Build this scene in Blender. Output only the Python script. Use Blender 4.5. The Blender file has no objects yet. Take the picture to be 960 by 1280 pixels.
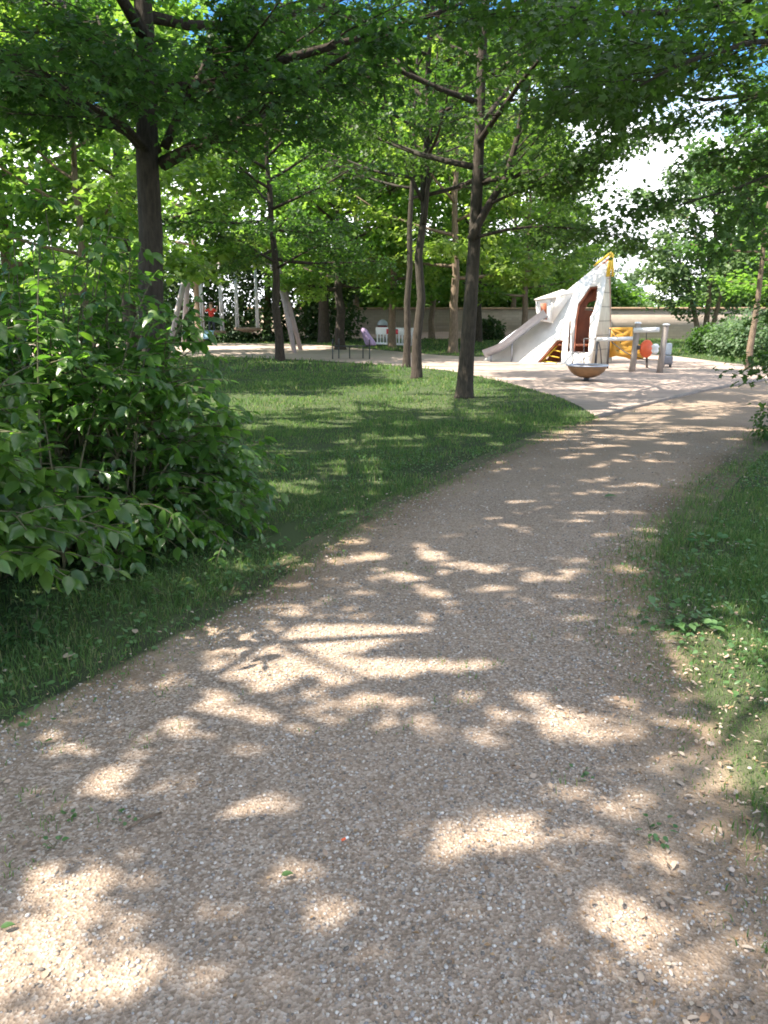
import bpy, bmesh, math, random
import numpy as np
from mathutils import Vector, Matrix
from mathutils.geometry import tessellate_polygon

SC = bpy.context.scene
COL = SC.collection
PI = math.pi
R_ = math.radians

# ------------------------------------------------------------------ camera model
FPX, HOR, CAMZ = 960.0, 392.0, 1.6
PITCH = math.atan((640 - HOR) / FPX)
FWD = np.array([0, math.cos(PITCH), -math.sin(PITCH)])
UPV = np.array([0, math.sin(PITCH), math.cos(PITCH)])
CAM = np.array([0, 0, CAMZ])


def ray(px, py):
    return FWD + np.array([1.0, 0, 0]) * (px - 480) / FPX + UPV * (640 - py) / FPX


def gp(px, py, z=0.0):
    d = ray(px, py)
    t = (z - CAMZ) / d[2]
    return CAM + d * t


def at(px, py, Y):
    d = ray(px, py)
    return CAM + d * (Y / d[1])


def onplane(px, py, p0, n):
    d = ray(px, py)
    t = np.dot(p0 - CAM, n) / np.dot(d, n)
    return CAM + d * t


# ------------------------------------------------------------------ object helpers
def tag(o, label=None, cat=None, group=None, kind=None):
    if label: o['label'] = label
    if cat: o['category'] = cat
    if group: o['group'] = group
    if kind: o['kind'] = kind
    return o


def empty(name, loc, label=None, cat=None, group=None, rz=0.0):
    o = bpy.data.objects.new(name, None)
    COL.objects.link(o)
    o.location = tuple(loc)
    o.rotation_euler = (0, 0, rz)
    o.empty_display_size = 0.2
    return tag(o, label, cat, group)


def origin_of(p):
    v = Vector((0, 0, 0))
    while p is not None:
        v += p.location
        p = p.parent
    return v


def obj_np(name, V, F, mat, parent=None, smooth=False, flip=False):
    """V (n,3) world coords; F list/array of same-size faces or list of mixed faces."""
    V = np.asarray(V, dtype=np.float32).reshape(-1, 3)
    if parent is not None:
        V = V - np.array(origin_of(parent), dtype=np.float32)
    me = bpy.data.meshes.new(name)
    me.vertices.add(len(V))
    me.vertices.foreach_set('co', V.ravel())
    if isinstance(F, np.ndarray):
        k = F.shape[1]
        loops = F.ravel().astype(np.int32)
        starts = (np.arange(len(F)) * k).astype(np.int32)
    else:
        lens = np.array([len(f) for f in F], dtype=np.int32)
        loops = np.fromiter((i for f in F for i in f), dtype=np.int32)
        starts = np.concatenate([[0], np.cumsum(lens)[:-1]]).astype(np.int32)
    me.loops.add(len(loops))
    me.loops.foreach_set('vertex_index', loops)
    me.polygons.add(len(starts))
    me.polygons.foreach_set('loop_start', starts)
    me.update(calc_edges=True)
    me.validate()
    if smooth:
        me.polygons.foreach_set('use_smooth', np.ones(len(me.polygons), dtype=bool))
    if mat is not None:
        me.materials.append(mat)
    o = bpy.data.objects.new(name, me)
    COL.objects.link(o)
    if parent is not None:
        o.parent = parent
    return o


class MB:
    """collects solids, links them as ONE mesh"""
    def __init__(self):
        self.V, self.F = [], []

    def add(self, V, F):
        b = len(self.V)
        self.V.extend([tuple(v) for v in V])
        self.F.extend([tuple(i + b for i in f) for f in F])
        return self

    def box(self, c, s, rz=0.0, M=None):
        c = np.array(c, float); h = np.array(s, float) / 2
        vs = []
        for x in (-1, 1):
            for y in (-1, 1):
                for z in (-1, 1):
                    v = np.array([x, y, z]) * h
                    if rz:
                        v = np.array([v[0] * math.cos(rz) - v[1] * math.sin(rz), v[0] * math.sin(rz) + v[1] * math.cos(rz), v[2]])
                    vs.append(c + v)
        self.add(vs, [(0, 1, 3, 2), (4, 6, 7, 5), (0, 4, 5, 1), (2, 3, 7, 6), (0, 2, 6, 4), (1, 5, 7, 3)])
        return self

    def tube(self, pts, rad, n=8, cap=True):
        V, F = tube(pts, rad, n, cap)
        return self.add(V, F)

    def lathe(self, c, prof, n=24):
        """prof: list of (r,z)"""
        V, F = [], []
        for r, z in prof:
            for k in range(n):
                a = 2 * PI * k / n
                V.append((c[0] + r * math.cos(a), c[1] + r * math.sin(a), c[2] + z))
        for i in range(len(prof) - 1):
            for k in range(n):
                k2 = (k + 1) % n
                F.append((i * n + k, i * n + k2, (i + 1) * n + k2, (i + 1) * n + k))
        return self.add(V, F)

    def build(self, name, mat, parent=None, smooth=False, bevel=0.0):
        o = obj_np(name, np.array(self.V), self.F, mat, parent, smooth)
        if bevel:
            m = o.modifiers.new('b', 'BEVEL'); m.width = bevel; m.segments = 2; m.limit_method = 'ANGLE'
        return o


def tube(pts, rad, n=8, cap=True):
    P = np.array(pts, float)
    N = len(P)
    if np.isscalar(rad):
        rad = [rad] * N
    T = np.gradient(P, axis=0)
    T /= np.linalg.norm(T, axis=1, keepdims=True) + 1e-9
    ref = np.array([0, 0, 1.0]) if abs(T[0][2]) < 0.9 else np.array([1.0, 0, 0])
    u = np.cross(T[0], ref); u /= np.linalg.norm(u)
    V, F = [], []
    ang = np.arange(n) * 2 * PI / n
    for i in range(N):
        u = u - T[i] * np.dot(u, T[i]); u /= np.linalg.norm(u) + 1e-9
        w = np.cross(T[i], u)
        ring = P[i] + rad[i] * (np.cos(ang)[:, None] * u + np.sin(ang)[:, None] * w)
        V.extend(ring)
    for i in range(N - 1):
        for k in range(n):
            k2 = (k + 1) % n
            F.append((i * n + k, i * n + k2, (i + 1) * n + k2, (i + 1) * n + k))
    if cap:
        F.append(tuple(range(n - 1, -1, -1)))
        F.append(tuple((N - 1) * n + k for k in range(n)))
    return V, F


def plate(outer, holes, thick, nrm):
    """flat polygon with holes (3D points), extruded by thick against nrm"""
    loops = [list(outer)] + [list(h) for h in holes]
    tri = tessellate_polygon([[Vector(p) for p in l] for l in loops])
    flat = [np.array(p, float) for l in loops for p in l]
    n = len(flat)
    nrm = np.array(nrm, float); nrm /= np.linalg.norm(nrm)
    V = flat + [p - nrm * thick for p in flat]
    F = []
    for t in tri:
        a, b, c = t
        if np.dot(np.cross(flat[b] - flat[a], flat[c] - flat[a]), nrm) < 0:
            a, b, c = a, c, b
        F.append((a, b, c)); F.append((a + n, c + n, b + n))
    s = 0
    for l in loops:
        m = len(l)
        for i in range(m):
            j = (i + 1) % m
            F.append((s + i, s + j, s + j + n, s + i + n))
        s += m
    return V, F


def fix_normals(o):
    bm = bmesh.new(); bm.from_mesh(o.data)
    bmesh.ops.recalc_face_normals(bm, faces=bm.faces)
    bm.to_mesh(o.data); bm.free()
    return o


# ------------------------------------------------------------------ materials
def new_mat(name):
    m = bpy.data.materials.new(name)
    m.use_nodes = True
    nt = m.node_tree
    nt.nodes.clear()
    out = nt.nodes.new('ShaderNodeOutputMaterial')
    return m, nt, out


def ramp(nt, fac, stops, interp='LINEAR'):
    r = nt.nodes.new('ShaderNodeValToRGB')
    r.color_ramp.interpolation = interp
    e = r.color_ramp.elements
    while len(e) < len(stops):
        e.new(0.5)
    for i, (p, c) in enumerate(stops):
        e[i].position = p
        e[i].color = (*c, 1) if len(c) == 3 else c
    nt.links.new(fac, r.inputs[0])
    return r.outputs[0]


def noise(nt, scale, detail=4, rough=0.6, vec=None, dim='3D'):
    n = nt.nodes.new('ShaderNodeTexNoise')
    n.inputs['Scale'].default_value = scale
    n.inputs['Detail'].default_value = detail
    n.inputs['Roughness'].default_value = rough
    if vec is not None:
        nt.links.new(vec, n.inputs['Vector'])
    return n.outputs['Fac']


def position(nt, scale=(1, 1, 1)):
    g = nt.nodes.new('ShaderNodeNewGeometry')
    if scale == (1, 1, 1):
        return g.outputs['Position']
    m = nt.nodes.new('ShaderNodeMapping')
    m.inputs['Scale'].default_value = scale
    nt.links.new(g.outputs['Position'], m.inputs['Vector'])
    return m.outputs['Vector']


def mixc(nt, fac, a, b, mode='MIX'):
    m = nt.nodes.new('ShaderNodeMix')
    m.data_type = 'RGBA'; m.blend_type = mode
    for s, v in ((m.inputs[0], fac), (m.inputs[6], a), (m.inputs[7], b)):
        if isinstance(v, bpy.types.NodeSocket):
            nt.links.new(v, s)
        elif isinstance(v, (int, float)):
            s.default_value = v
        else:
            s.default_value = (*v, 1)
    return m.outputs[2]


def bump(nt, h, strength, dist):
    b = nt.nodes.new('ShaderNodeBump')
    b.inputs['Strength'].default_value = strength
    b.inputs['Distance'].default_value = dist
    nt.links.new(h, b.inputs['Height'])
    return b.outputs['Normal']


def pbr(nt, out, col, rough=0.7, metal=0.0, normal=None, spec=None):
    p = nt.nodes.new('ShaderNodeBsdfPrincipled')
    if isinstance(col, bpy.types.NodeSocket):
        nt.links.new(col, p.inputs['Base Color'])
    else:
        p.inputs['Base Color'].default_value = (*col, 1)
    p.inputs['Roughness'].default_value = rough
    p.inputs['Metallic'].default_value = metal
    if spec is not None:
        p.inputs['Specular IOR Level'].default_value = spec
    if normal is not None:
        nt.links.new(normal, p.inputs['Normal'])
    if out is not None:
        nt.links.new(p.outputs[0], out.inputs['Surface'])
    return p


def simple(name, col, rough=0.6, metal=0.0, var=0.25, scale=6.0, bmp=0.0, stretch=(1, 1, 1), dark=None):
    m, nt, out = new_mat(name)
    vec = position(nt, stretch)
    f = noise(nt, scale, 5, 0.65, vec)
    c1 = tuple(x * (1 - var) for x in col) if dark is None else dark
    c2 = tuple(min(1, x * (1 + var)) for x in col)
    c = ramp(nt, f, [(0.3, c1), (0.7, c2)])
    nrm = bump(nt, f, 0.5, bmp) if bmp else None
    pbr(nt, out, c, rough, metal, nrm)
    return m


def leaf_mat(name, stops, trans, tfac=0.4, rough=0.5, spec=0.35, big=None):
    """stops: colours over the random number of each leaf; translucent when lit from behind"""
    m, nt, out = new_mat(name)
    g = nt.nodes.new('ShaderNodeNewGeometry')
    n = len(stops)
    c = ramp(nt, g.outputs['Random Per Island'], [(i / max(1, n - 1), s) for i, s in enumerate(stops)])
    oi = nt.nodes.new('ShaderNodeObjectInfo')
    hv = nt.nodes.new('ShaderNodeHueSaturation')
    mr = nt.nodes.new('ShaderNodeMapRange')
    mr.inputs[3].default_value = 0.485; mr.inputs[4].default_value = 0.515
    nt.links.new(oi.outputs['Random'], mr.inputs[0])
    nt.links.new(mr.outputs[0], hv.inputs['Hue'])
    nt.links.new(c, hv.inputs['Color'])
    c = hv.outputs[0]
    p = pbr(nt, None, c, rough, 0, None, spec)
    t = nt.nodes.new('ShaderNodeBsdfTranslucent')
    tc = mixc(nt, 1.0, c, trans, 'MULTIPLY')
    nt.links.new(tc, t.inputs['Color'])
    mx = nt.nodes.new('ShaderNodeMixShader')
    mx.inputs[0].default_value = tfac
    nt.links.new(p.outputs[0], mx.inputs[1]); nt.links.new(t.outputs[0], mx.inputs[2])
    nt.links.new(mx.outputs[0], out.inputs['Surface'])
    return m


def island_mat(name, stops, rough=0.8, bmp=None, spec=0.3, interp='LINEAR'):
    m, nt, out = new_mat(name)
    g = nt.nodes.new('ShaderNodeNewGeometry')
    n = len(stops)
    c = ramp(nt, g.outputs['Random Per Island'], [(i / (n - 1), s) for i, s in enumerate(stops)], interp)
    if bmp:
        f = noise(nt, bmp, 3)
        c = mixc(nt, 0.35, c, ramp(nt, f, [(0.3, (0.35, 0.33, 0.3)), (0.7, (1, 1, 1))]), 'MULTIPLY')
    pbr(nt, out, c, rough, 0, None, spec)
    return m


def bark(name, c1, c2):
    m, nt, out = new_mat(name)
    vec = position(nt, (1, 1, 0.22))
    f = noise(nt, 26, 6, 0.7, vec)
    g = noise(nt, 2.2, 3, 0.5)
    c = ramp(nt, f, [(0.3, c1), (0.72, c2)])
    c = mixc(nt, ramp(nt, g, [(0.45, (0, 0, 0)), (0.7, (0.5, 0.5, 0.5))]), c, (0.06, 0.065, 0.048))
    pbr(nt, out, c, 0.9, 0, bump(nt, f, 1.0, 0.04), 0.2)
    return m


M = {}
M['bark'] = bark('bark_brown', (0.025, 0.019, 0.015), (0.10, 0.079, 0.063))
M['bark_warm'] = bark('bark_warm', (0.12, 0.085, 0.058), (0.34, 0.25, 0.18))
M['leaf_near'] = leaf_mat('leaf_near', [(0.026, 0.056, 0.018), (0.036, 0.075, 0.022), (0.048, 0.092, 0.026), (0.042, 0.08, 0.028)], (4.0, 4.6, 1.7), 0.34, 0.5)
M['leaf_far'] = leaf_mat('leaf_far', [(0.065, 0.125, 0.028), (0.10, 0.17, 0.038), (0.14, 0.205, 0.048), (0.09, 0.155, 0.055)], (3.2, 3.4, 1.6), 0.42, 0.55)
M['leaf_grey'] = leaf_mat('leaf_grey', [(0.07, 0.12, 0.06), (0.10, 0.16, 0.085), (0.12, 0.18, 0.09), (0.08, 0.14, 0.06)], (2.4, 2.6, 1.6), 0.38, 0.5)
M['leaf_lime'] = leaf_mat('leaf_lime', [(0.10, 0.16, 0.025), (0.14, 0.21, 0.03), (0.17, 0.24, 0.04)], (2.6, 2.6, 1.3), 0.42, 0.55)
M['leaf_dark'] = leaf_mat('leaf_dark', [(0.022, 0.05, 0.018), (0.03, 0.065, 0.02), (0.045, 0.085, 0.025)], (3.0, 3.2, 1.6), 0.3, 0.5)
M['leaf_shrub'] = leaf_mat('leaf_shrub', [(0.040, 0.088, 0.022), (0.052, 0.11, 0.026), (0.072, 0.14, 0.032), (0.044, 0.095, 0.028), (0.10, 0.17, 0.036), (0.06, 0.12, 0.03)], (3.4, 4.0, 1.4), 0.40, 0.28, 0.6)
M['stem'] = simple('stem', (0.09, 0.085, 0.04), 0.7, var=0.4, scale=20)
M['grass'] = leaf_mat('grass_blade', [(0.045, 0.088, 0.026), (0.062, 0.12, 0.033), (0.085, 0.155, 0.042), (0.125, 0.19, 0.06), (0.085, 0.14, 0.045), (0.24, 0.22, 0.11)], (2.6, 2.8, 1.5), 0.35, 0.55, 0.3)
M['weed'] = leaf_mat('weed_leaf', [(0.05, 0.115, 0.035), (0.075, 0.15, 0.05), (0.10, 0.18, 0.07)], (2.6, 2.8, 1.6), 0.3, 0.4, 0.45)
M['litter'] = island_mat('dry_leaf', [(0.20, 0.13, 0.08), (0.33, 0.24, 0.17), (0.44, 0.36, 0.28), (0.27, 0.165, 0.095), (0.50, 0.42, 0.35)], 0.8)
M['chaff'] = island_mat('chaff', [(0.20, 0.12, 0.06), (0.30, 0.19, 0.10), (0.38, 0.27, 0.16), (0.17, 0.11, 0.065)], 0.9)
M['pebble'] = island_mat('pebble', [(0.13, 0.115, 0.10), (0.27, 0.235, 0.20), (0.42, 0.36, 0.30), (0.54, 0.49, 0.43), (0.31, 0.235, 0.17), (0.22, 0.21, 0.21), (0.64, 0.59, 0.53), (0.40, 0.29, 0.20), (0.34, 0.305, 0.275)], 0.75, 60)
M['white_panel'] = simple('white_panel', (0.70, 0.675, 0.64), 0.5, var=0.13, scale=1.6)
M['steel'] = simple('steel', (0.38, 0.40, 0.45), 0.42, 0.45, 0.1, 8)
M['galv'] = simple('galv', (0.42, 0.45, 0.52), 0.45, 0.3, 0.15, 8)
M['yellow'] = simple('yellow_paint', (0.75, 0.50, 0.05), 0.5, var=0.12)
M['ochre'] = simple('ochre_panel', (0.50, 0.25, 0.025), 0.5, var=0.15, scale=4)
M['redwood'] = simple('red_wood', (0.34, 0.115, 0.06), 0.6, var=0.3, scale=5, stretch=(1, 1, 0.3))
M['orange'] = simple('orange_plastic', (0.80, 0.13, 0.04), 0.45, var=0.1)
M['greywood'] = simple('grey_wood', (0.30, 0.26, 0.23), 0.8, var=0.35, scale=14, bmp=0.01, stretch=(1, 1, 0.12))
M['swing_wood'] = simple('swing_wood', (0.36, 0.31, 0.31), 0.75, var=0.25, scale=10, stretch=(1, 1, 0.15))
M['white_paint'] = simple('white_paint', (0.78, 0.78, 0.78), 0.5, var=0.05)
M['dark_metal'] = simple('dark_metal', (0.06, 0.06, 0.065), 0.5, 0.3, 0.2)
M['rust'] = simple('rust_bowl', (0.27, 0.155, 0.075), 0.6, 0.1, 0.25, 5)
M['rope'] = simple('rope', (0.58, 0.58, 0.60), 0.7, var=0.15, scale=30)
M['basket'] = simple('basket_rope', (0.20, 0.14, 0.10), 0.85, var=0.4, scale=30)
M['red'] = simple('red_cloth', (0.62, 0.05, 0.035), 0.8, var=0.15)
M['red_sheet'] = simple('red_reflector', (0.66, 0.03, 0.05), 0.4, var=0.08)
M['blue_cloth'] = simple('blue_cloth', (0.33, 0.52, 0.66), 0.8, var=0.12)
M['dark_cloth'] = simple('dark_cloth', (0.045, 0.05, 0.07), 0.85, var=0.3)
M['purple_cloth'] = simple('purple_cloth', (0.30, 0.22, 0.34), 0.85, var=0.25, scale=9)
M['skin'] = simple('skin', (0.55, 0.34, 0.25), 0.55, var=0.06)
M['hair'] = simple('hair', (0.10, 0.06, 0.035), 0.7, var=0.3, scale=40)
M['grey_plastic'] = simple('grey_plastic', (0.40, 0.45, 0.49), 0.5, var=0.1)
M['slate_plastic'] = simple('slate_plastic', (0.15, 0.155, 0.18), 0.6, var=0.2)
M['kerb'] = simple('kerb', (0.22, 0.19, 0.165), 0.85, var=0.25, scale=12)


def side_planks():
    m, nt, out = new_mat('plank_side')
    vec = position(nt)
    sep = nt.nodes.new('ShaderNodeSeparateXYZ'); nt.links.new(vec, sep.inputs[0])
    mth = nt.nodes.new('ShaderNodeMath'); mth.operation = 'MULTIPLY'; mth.inputs[1].default_value = 2.2
    nt.links.new(sep.outputs[2], mth.inputs[0])
    fr = nt.nodes.new('ShaderNodeMath'); fr.operation = 'FRACT'; nt.links.new(mth.outputs[0], fr.inputs[0])
    g = ramp(nt, fr.outputs[0], [(0.0, (0.3, 0.3, 0.3)), (0.06, (1, 1, 1)), (0.95, (1, 1, 1)), (1.0, (0.3, 0.3, 0.3))])
    f = noise(nt, 9, 5, 0.6, position(nt, (1, 1, 0.3)))
    c = ramp(nt, f, [(0.3, (0.44, 0.38, 0.29)), (0.7, (0.60, 0.54, 0.43))])
    pbr(nt, out, mixc(nt, 1.0, c, g, 'MULTIPLY'), 0.65)
    return m


M['plank'] = side_planks()


def wall_mat():
    m, nt, out = new_mat('garden_wall')
    br = nt.nodes.new('ShaderNodeTexBrick')
    vec = position(nt)
    mp = nt.nodes.new('ShaderNodeMapping'); mp.inputs['Rotation'].default_value = (PI / 2, 0, 0)
    nt.links.new(vec, mp.inputs['Vector']); nt.links.new(mp.outputs[0], br.inputs['Vector'])
    br.inputs['Scale'].default_value = 1.0
    br.inputs['Brick Width'].default_value = 0.42; br.inputs['Row Height'].default_value = 0.17
    br.inputs['Mortar Size'].default_value = 0.012
    br.inputs['Color1'].default_value = (0.44, 0.36, 0.30, 1); br.inputs['Color2'].default_value = (0.52, 0.43, 0.36, 1)
    br.inputs['Mortar'].default_value = (0.40, 0.35, 0.30, 1)
    f = noise(nt, 0.7, 6, 0.7)
    c = mixc(nt, 1.0, br.outputs['Color'], ramp(nt, f, [(0.3, (0.7, 0.7, 0.72)), (0.7, (1.15, 1.1, 1.0))]), 'MULTIPLY')
    pbr(nt, out, c, 0.9, 0, bump(nt, noise(nt, 14, 5), 0.5, 0.02))
    return m


M['wall'] = wall_mat()
M['coping'] = simple('coping', (0.50, 0.33, 0.22), 0.85, var=0.25, scale=3)


def gravel_mat():
    m, nt, out = new_mat('gravel_path')
    v1 = nt.nodes.new('ShaderNodeTexVoronoi'); v1.inputs['Scale'].default_value = 105
    pos = position(nt); nt.links.new(pos, v1.inputs['Vector'])
    sp = nt.nodes.new('ShaderNodeSeparateColor'); nt.links.new(v1.outputs['Color'], sp.inputs[0])
    stones = ramp(nt, sp.outputs[0], [(0.0, (0.11, 0.085, 0.066)), (0.3, (0.233, 0.18, 0.139)), (0.6, (0.35, 0.277, 0.216)), (0.85, (0.50, 0.425, 0.355)), (1.0, (0.62, 0.56, 0.50))])
    big = noise(nt, 1.1, 5, 0.65)
    mid = noise(nt, 9, 5, 0.7)
    soil = ramp(nt, mid, [(0.3, (0.21, 0.150, 0.105)), (0.7, (0.37, 0.278, 0.205))])
    sf = ramp(nt, big, [(0.36, (0.15, 0.15, 0.15)), (0.60, (0.85, 0.85, 0.85))])
    c = mixc(nt, sf, stones, soil)
    # towards the edge the path carries brown litter and dirt
    at_ = nt.nodes.new('ShaderNodeAttribute'); at_.attribute_name = 'edge'
    ad = nt.nodes.new('ShaderNodeMath'); ad.operation = 'ADD'
    mm = nt.nodes.new('ShaderNodeMath'); mm.operation = 'MULTIPLY_ADD'; mm.inputs[1].default_value = 0.9; mm.inputs[2].default_value = -0.45
    nt.links.new(noise(nt, 3.5, 6, 0.7), mm.inputs[0])
    m0 = nt.nodes.new('ShaderNodeMath'); m0.operation = 'MULTIPLY'; m0.inputs[1].default_value = 2.0
    nt.links.new(at_.outputs['Fac'], m0.inputs[0]); nt.links.new(m0.outputs[0], ad.inputs[0]); nt.links.new(mm.outputs[0], ad.inputs[1])
    ef = ramp(nt, ad.outputs[0], [(0.45, (0, 0, 0)), (0.95, (0.85, 0.85, 0.85))])
    dirt = ramp(nt, noise(nt, 30, 4, 0.7), [(0.3, (0.13, 0.09, 0.058)), (0.5, (0.225, 0.16, 0.105)), (0.72, (0.33, 0.255, 0.18))])
    c = mixc(nt, ef, c, dirt)
    lw, _ = lawn_colour(nt)
    m2 = nt.nodes.new('ShaderNodeMath'); m2.operation = 'MULTIPLY_ADD'; m2.inputs[1].default_value = 1.1; m2.inputs[2].default_value = -0.55
    nt.links.new(noise(nt, 5.5, 6, 0.75), m2.inputs[0])
    a2 = nt.nodes.new('ShaderNodeMath'); a2.operation = 'ADD'
    nt.links.new(at_.outputs['Fac'], a2.inputs[0]); nt.links.new(m2.outputs[0], a2.inputs[1])
    c = mixc(nt, ramp(nt, a2.outputs[0], [(0.0, (0, 0, 0)), (0.5, (0, 0, 0)), (0.72, (1, 1, 1))]), c, lw)
    b = bump(nt, v1.outputs['Distance'], 0.7, 0.009)
    pbr(nt, out, c, 0.9, 0, b, 0.2)
    return m



def lawn_colour(nt):
    f = noise(nt, 1.3, 6, 0.7)
    g = noise(nt, 24, 5, 0.75)
    a = ramp(nt, g, [(0.25, (0.025, 0.036, 0.018)), (0.5, (0.055, 0.075, 0.034)), (0.75, (0.10, 0.12, 0.055))])
    d = ramp(nt, g, [(0.3, (0.105, 0.08, 0.05)), (0.7, (0.23, 0.185, 0.125))])
    c = mixc(nt, ramp(nt, f, [(0.45, (0.0, 0.0, 0.0)), (0.62, (0.8, 0.8, 0.8))]), a, d)
    return c, g


def lawn_mat():
    m, nt, out = new_mat('lawn_soil')
    c, g = lawn_colour(nt)
    pbr(nt, out, c, 0.95, 0, bump(nt, g, 1.0, 0.03), 0.1)
    return m


M['lawn'] = lawn_mat()
M['path'] = gravel_mat()


def sand_mat():
    m, nt, out = new_mat('playground_sand')
    f = noise(nt, 0.5, 6, 0.65)
    g = noise(nt, 60, 4, 0.7)
    c = ramp(nt, f, [(0.3, (0.34, 0.265, 0.225)), (0.7, (0.46, 0.37, 0.31))])
    c = mixc(nt, 1.0, c, ramp(nt, g, [(0.3, (0.82, 0.82, 0.82)), (0.7, (1.1, 1.1, 1.1))]), 'MULTIPLY')
    pbr(nt, out, c, 0.95, 0, bump(nt, g, 0.4, 0.01), 0.1)
    return m


M['sand'] = sand_mat()

# ------------------------------------------------------------------ leaf geometry
def unit(a):
    return a / (np.linalg.norm(a, axis=-1, keepdims=True) + 1e-9)


TEMPL = {
    # points (along, across, up), triangles
    'kite': (np.array([[0, 0, 0], [.42, .44, .10], [1, 0, -.05], [.42, -.44, .10]]), np.array([[0, 2, 1], [0, 3, 2]])),
    'maple': (np.array([[0, 0, 0], [.10, .42, .05], [.38, .22, .06], [.62, .52, .02], [.72, .18, .02], [1, 0, -.08],
                        [.72, -.18, .02], [.62, -.52, .02], [.38, -.22, .06], [.10, -.42, .05]]),
              np.array([[0, 2, 1], [0, 4, 2], [2, 4, 3], [0, 5, 4], [0, 6, 5], [0, 8, 6], [8, 7, 6], [0, 9, 8]])),
    'ovate': (np.array([[0, 0, 0], [.18, .22, .06], [.45, .29, .07], [.75, .17, .02], [1, 0, -.14], [.75, -.17, .02], [.45, -.29, .07], [.18, -.22, .06],
                        [.18, 0, 0.01], [.45, 0, 0.0], [.75, 0, -.04]]),
              np.array([[0, 8, 1], [8, 9, 1], [1, 9, 2], [9, 10, 2], [2, 10, 3], [10, 4, 3], [0, 7, 8], [8, 7, 9], [7, 6, 9], [9, 6, 10], [6, 5, 10], [10, 5, 4]])),
}


def leaf_mesh(pos, d, nrm, L, W, templ):
    T, Fc = TEMPL[templ]
    d = unit(d)
    s = unit(np.cross(nrm, d))
    n = np.cross(d, s)
    N = len(pos); k = len(T)
    L = np.broadcast_to(L, (N,)); W = np.broadcast_to(W, (N,))
    V = (pos[:, None, :] + T[None, :, 0, None] * (d * L[:, None])[:, None, :]
         + T[None, :, 1, None] * (s * W[:, None])[:, None, :]
         + T[None, :, 2, None] * (n * L[:, None])[:, None, :])
    F = (Fc[None] + (np.arange(N) * k)[:, None, None]).reshape(-1, 3)
    return V.reshape(-1, 3), F


# ------------------------------------------------------------------ trees
SUN_EL = R_(54.0)
sx_, sy_ = -0.95, -0.25
n_ = math.hypot(sx_, sy_)
SDIR = np.array([sx_ / n_ * math.cos(SUN_EL), sy_ / n_ * math.cos(SUN_EL), math.sin(SUN_EL)])
# open places between the crowns: ground spots (x0, x1, y0, y1) the sun reaches, with the share of leaves missing above them
CLEAR = [(1.8, 6.5, 22.5, 27, 1.0, 0.4), (1.8, 6.5, 22.5, 27, 1.0, 1.4), (2.6, 6.5, 22.8, 27, 1.0, 2.6), (-2.7, -1.0, 3.0, 4.3, 0.75, 1.5), (-3.5, -1.3, 4.6, 6.0, 0.5, 1.8), (-9, 13, 24.3, 37, 0.92), (-7, 1.8, 16.6, 22.5, 0.92), (-5, 1.2, 13.2, 15.2, 0.8), (1.35, 2.7, 2.2, 3.7, 0.75), (-1.5, -0.6, 1.25, 1.7, 0.45), (5, 12, 12.5, 22, 0.7)]


# small openings that let single flecks of sun through: (ground x, y, radius x, radius y)
def fleck_list():
    rg = random.Random(17)
    out = []
    for x0, x1, y0, y1, n, w0, w1, h0, h1 in (
            (430, 800, 700, 790, 20, 30, 90, 6, 14), (280, 500, 820, 915, 20, 20, 55, 6, 16), (480, 820, 865, 930, 18, 30, 90, 7, 15), (50, 260, 850, 990, 16, 20, 45, 7, 13),
            (-10, 200, 1070, 1260, 15, 25, 75, 8, 24), (240, 350, 1150, 1240, 4, 30, 70, 9, 20), (330, 420, 1085, 1145, 3, 30, 70, 9, 16), (520, 660, 1020, 1070, 7, 30, 60, 10, 20),
            (640, 800, 950, 1060, 8, 25, 70, 8, 18), (560, 840, 520, 690, 14, 40, 100, 3, 8), (690, 950, 500, 550, 13, 50, 150, 3, 7), (330, 480, 560, 625, 9, 40, 100, 5, 12),
            (400, 690, 640, 720, 12, 25, 70, 4, 9), (20, 330, 650, 800, 22, 15, 50, 6, 16), (850, 970, 760, 990, 26, 40, 110, 10, 30), (760, 970, 1000, 1240, 12, 25, 60, 8, 22),
            (250, 850, 600, 960, 55, 14, 42, 5, 10), (0, 420, 850, 1020, 24, 14, 40, 5, 10), (100, 900, 980, 1260, 26, 20, 50, 7, 14), (270, 640, 505, 560, 16, 40, 140, 3, 9), (250, 620, 458, 500, 24, 60, 200, 3, 8)):
        for _ in range(int(n * 4.2)):
            px, py = rg.uniform(x0, x1), rg.uniform(y0, y1)
            c = gp(px, py); e = gp(px, py + rg.uniform(h0, h1) / 2)
            dep = math.hypot(c[0], c[1]); dep = c[1] * FWD[1] + 0.4
            out.append((c[0], c[1], rg.uniform(w0, w1) * (0.3 + 0.5 * rg.random() ** 1.5) / 2 / FPX * dep, max(0.02, 0.65 * abs(c[1] - e[1]))))
    # and on the upper leaves of the shrub
    for _ in range(150):
        px, py, Y = rg.uniform(-20, 250), rg.uniform(290, 600), rg.choice([3.0, 3.4, 4.6, 5.0])
        c = at(px, py, Y)
        g = c[:2] - SDIR[:2] / SDIR[2] * c[2]
        out.append((g[0], g[1], rg.uniform(0.06, 0.16), rg.uniform(0.05, 0.13)))
    return np.array(out)


FLECKS = fleck_list()


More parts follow.
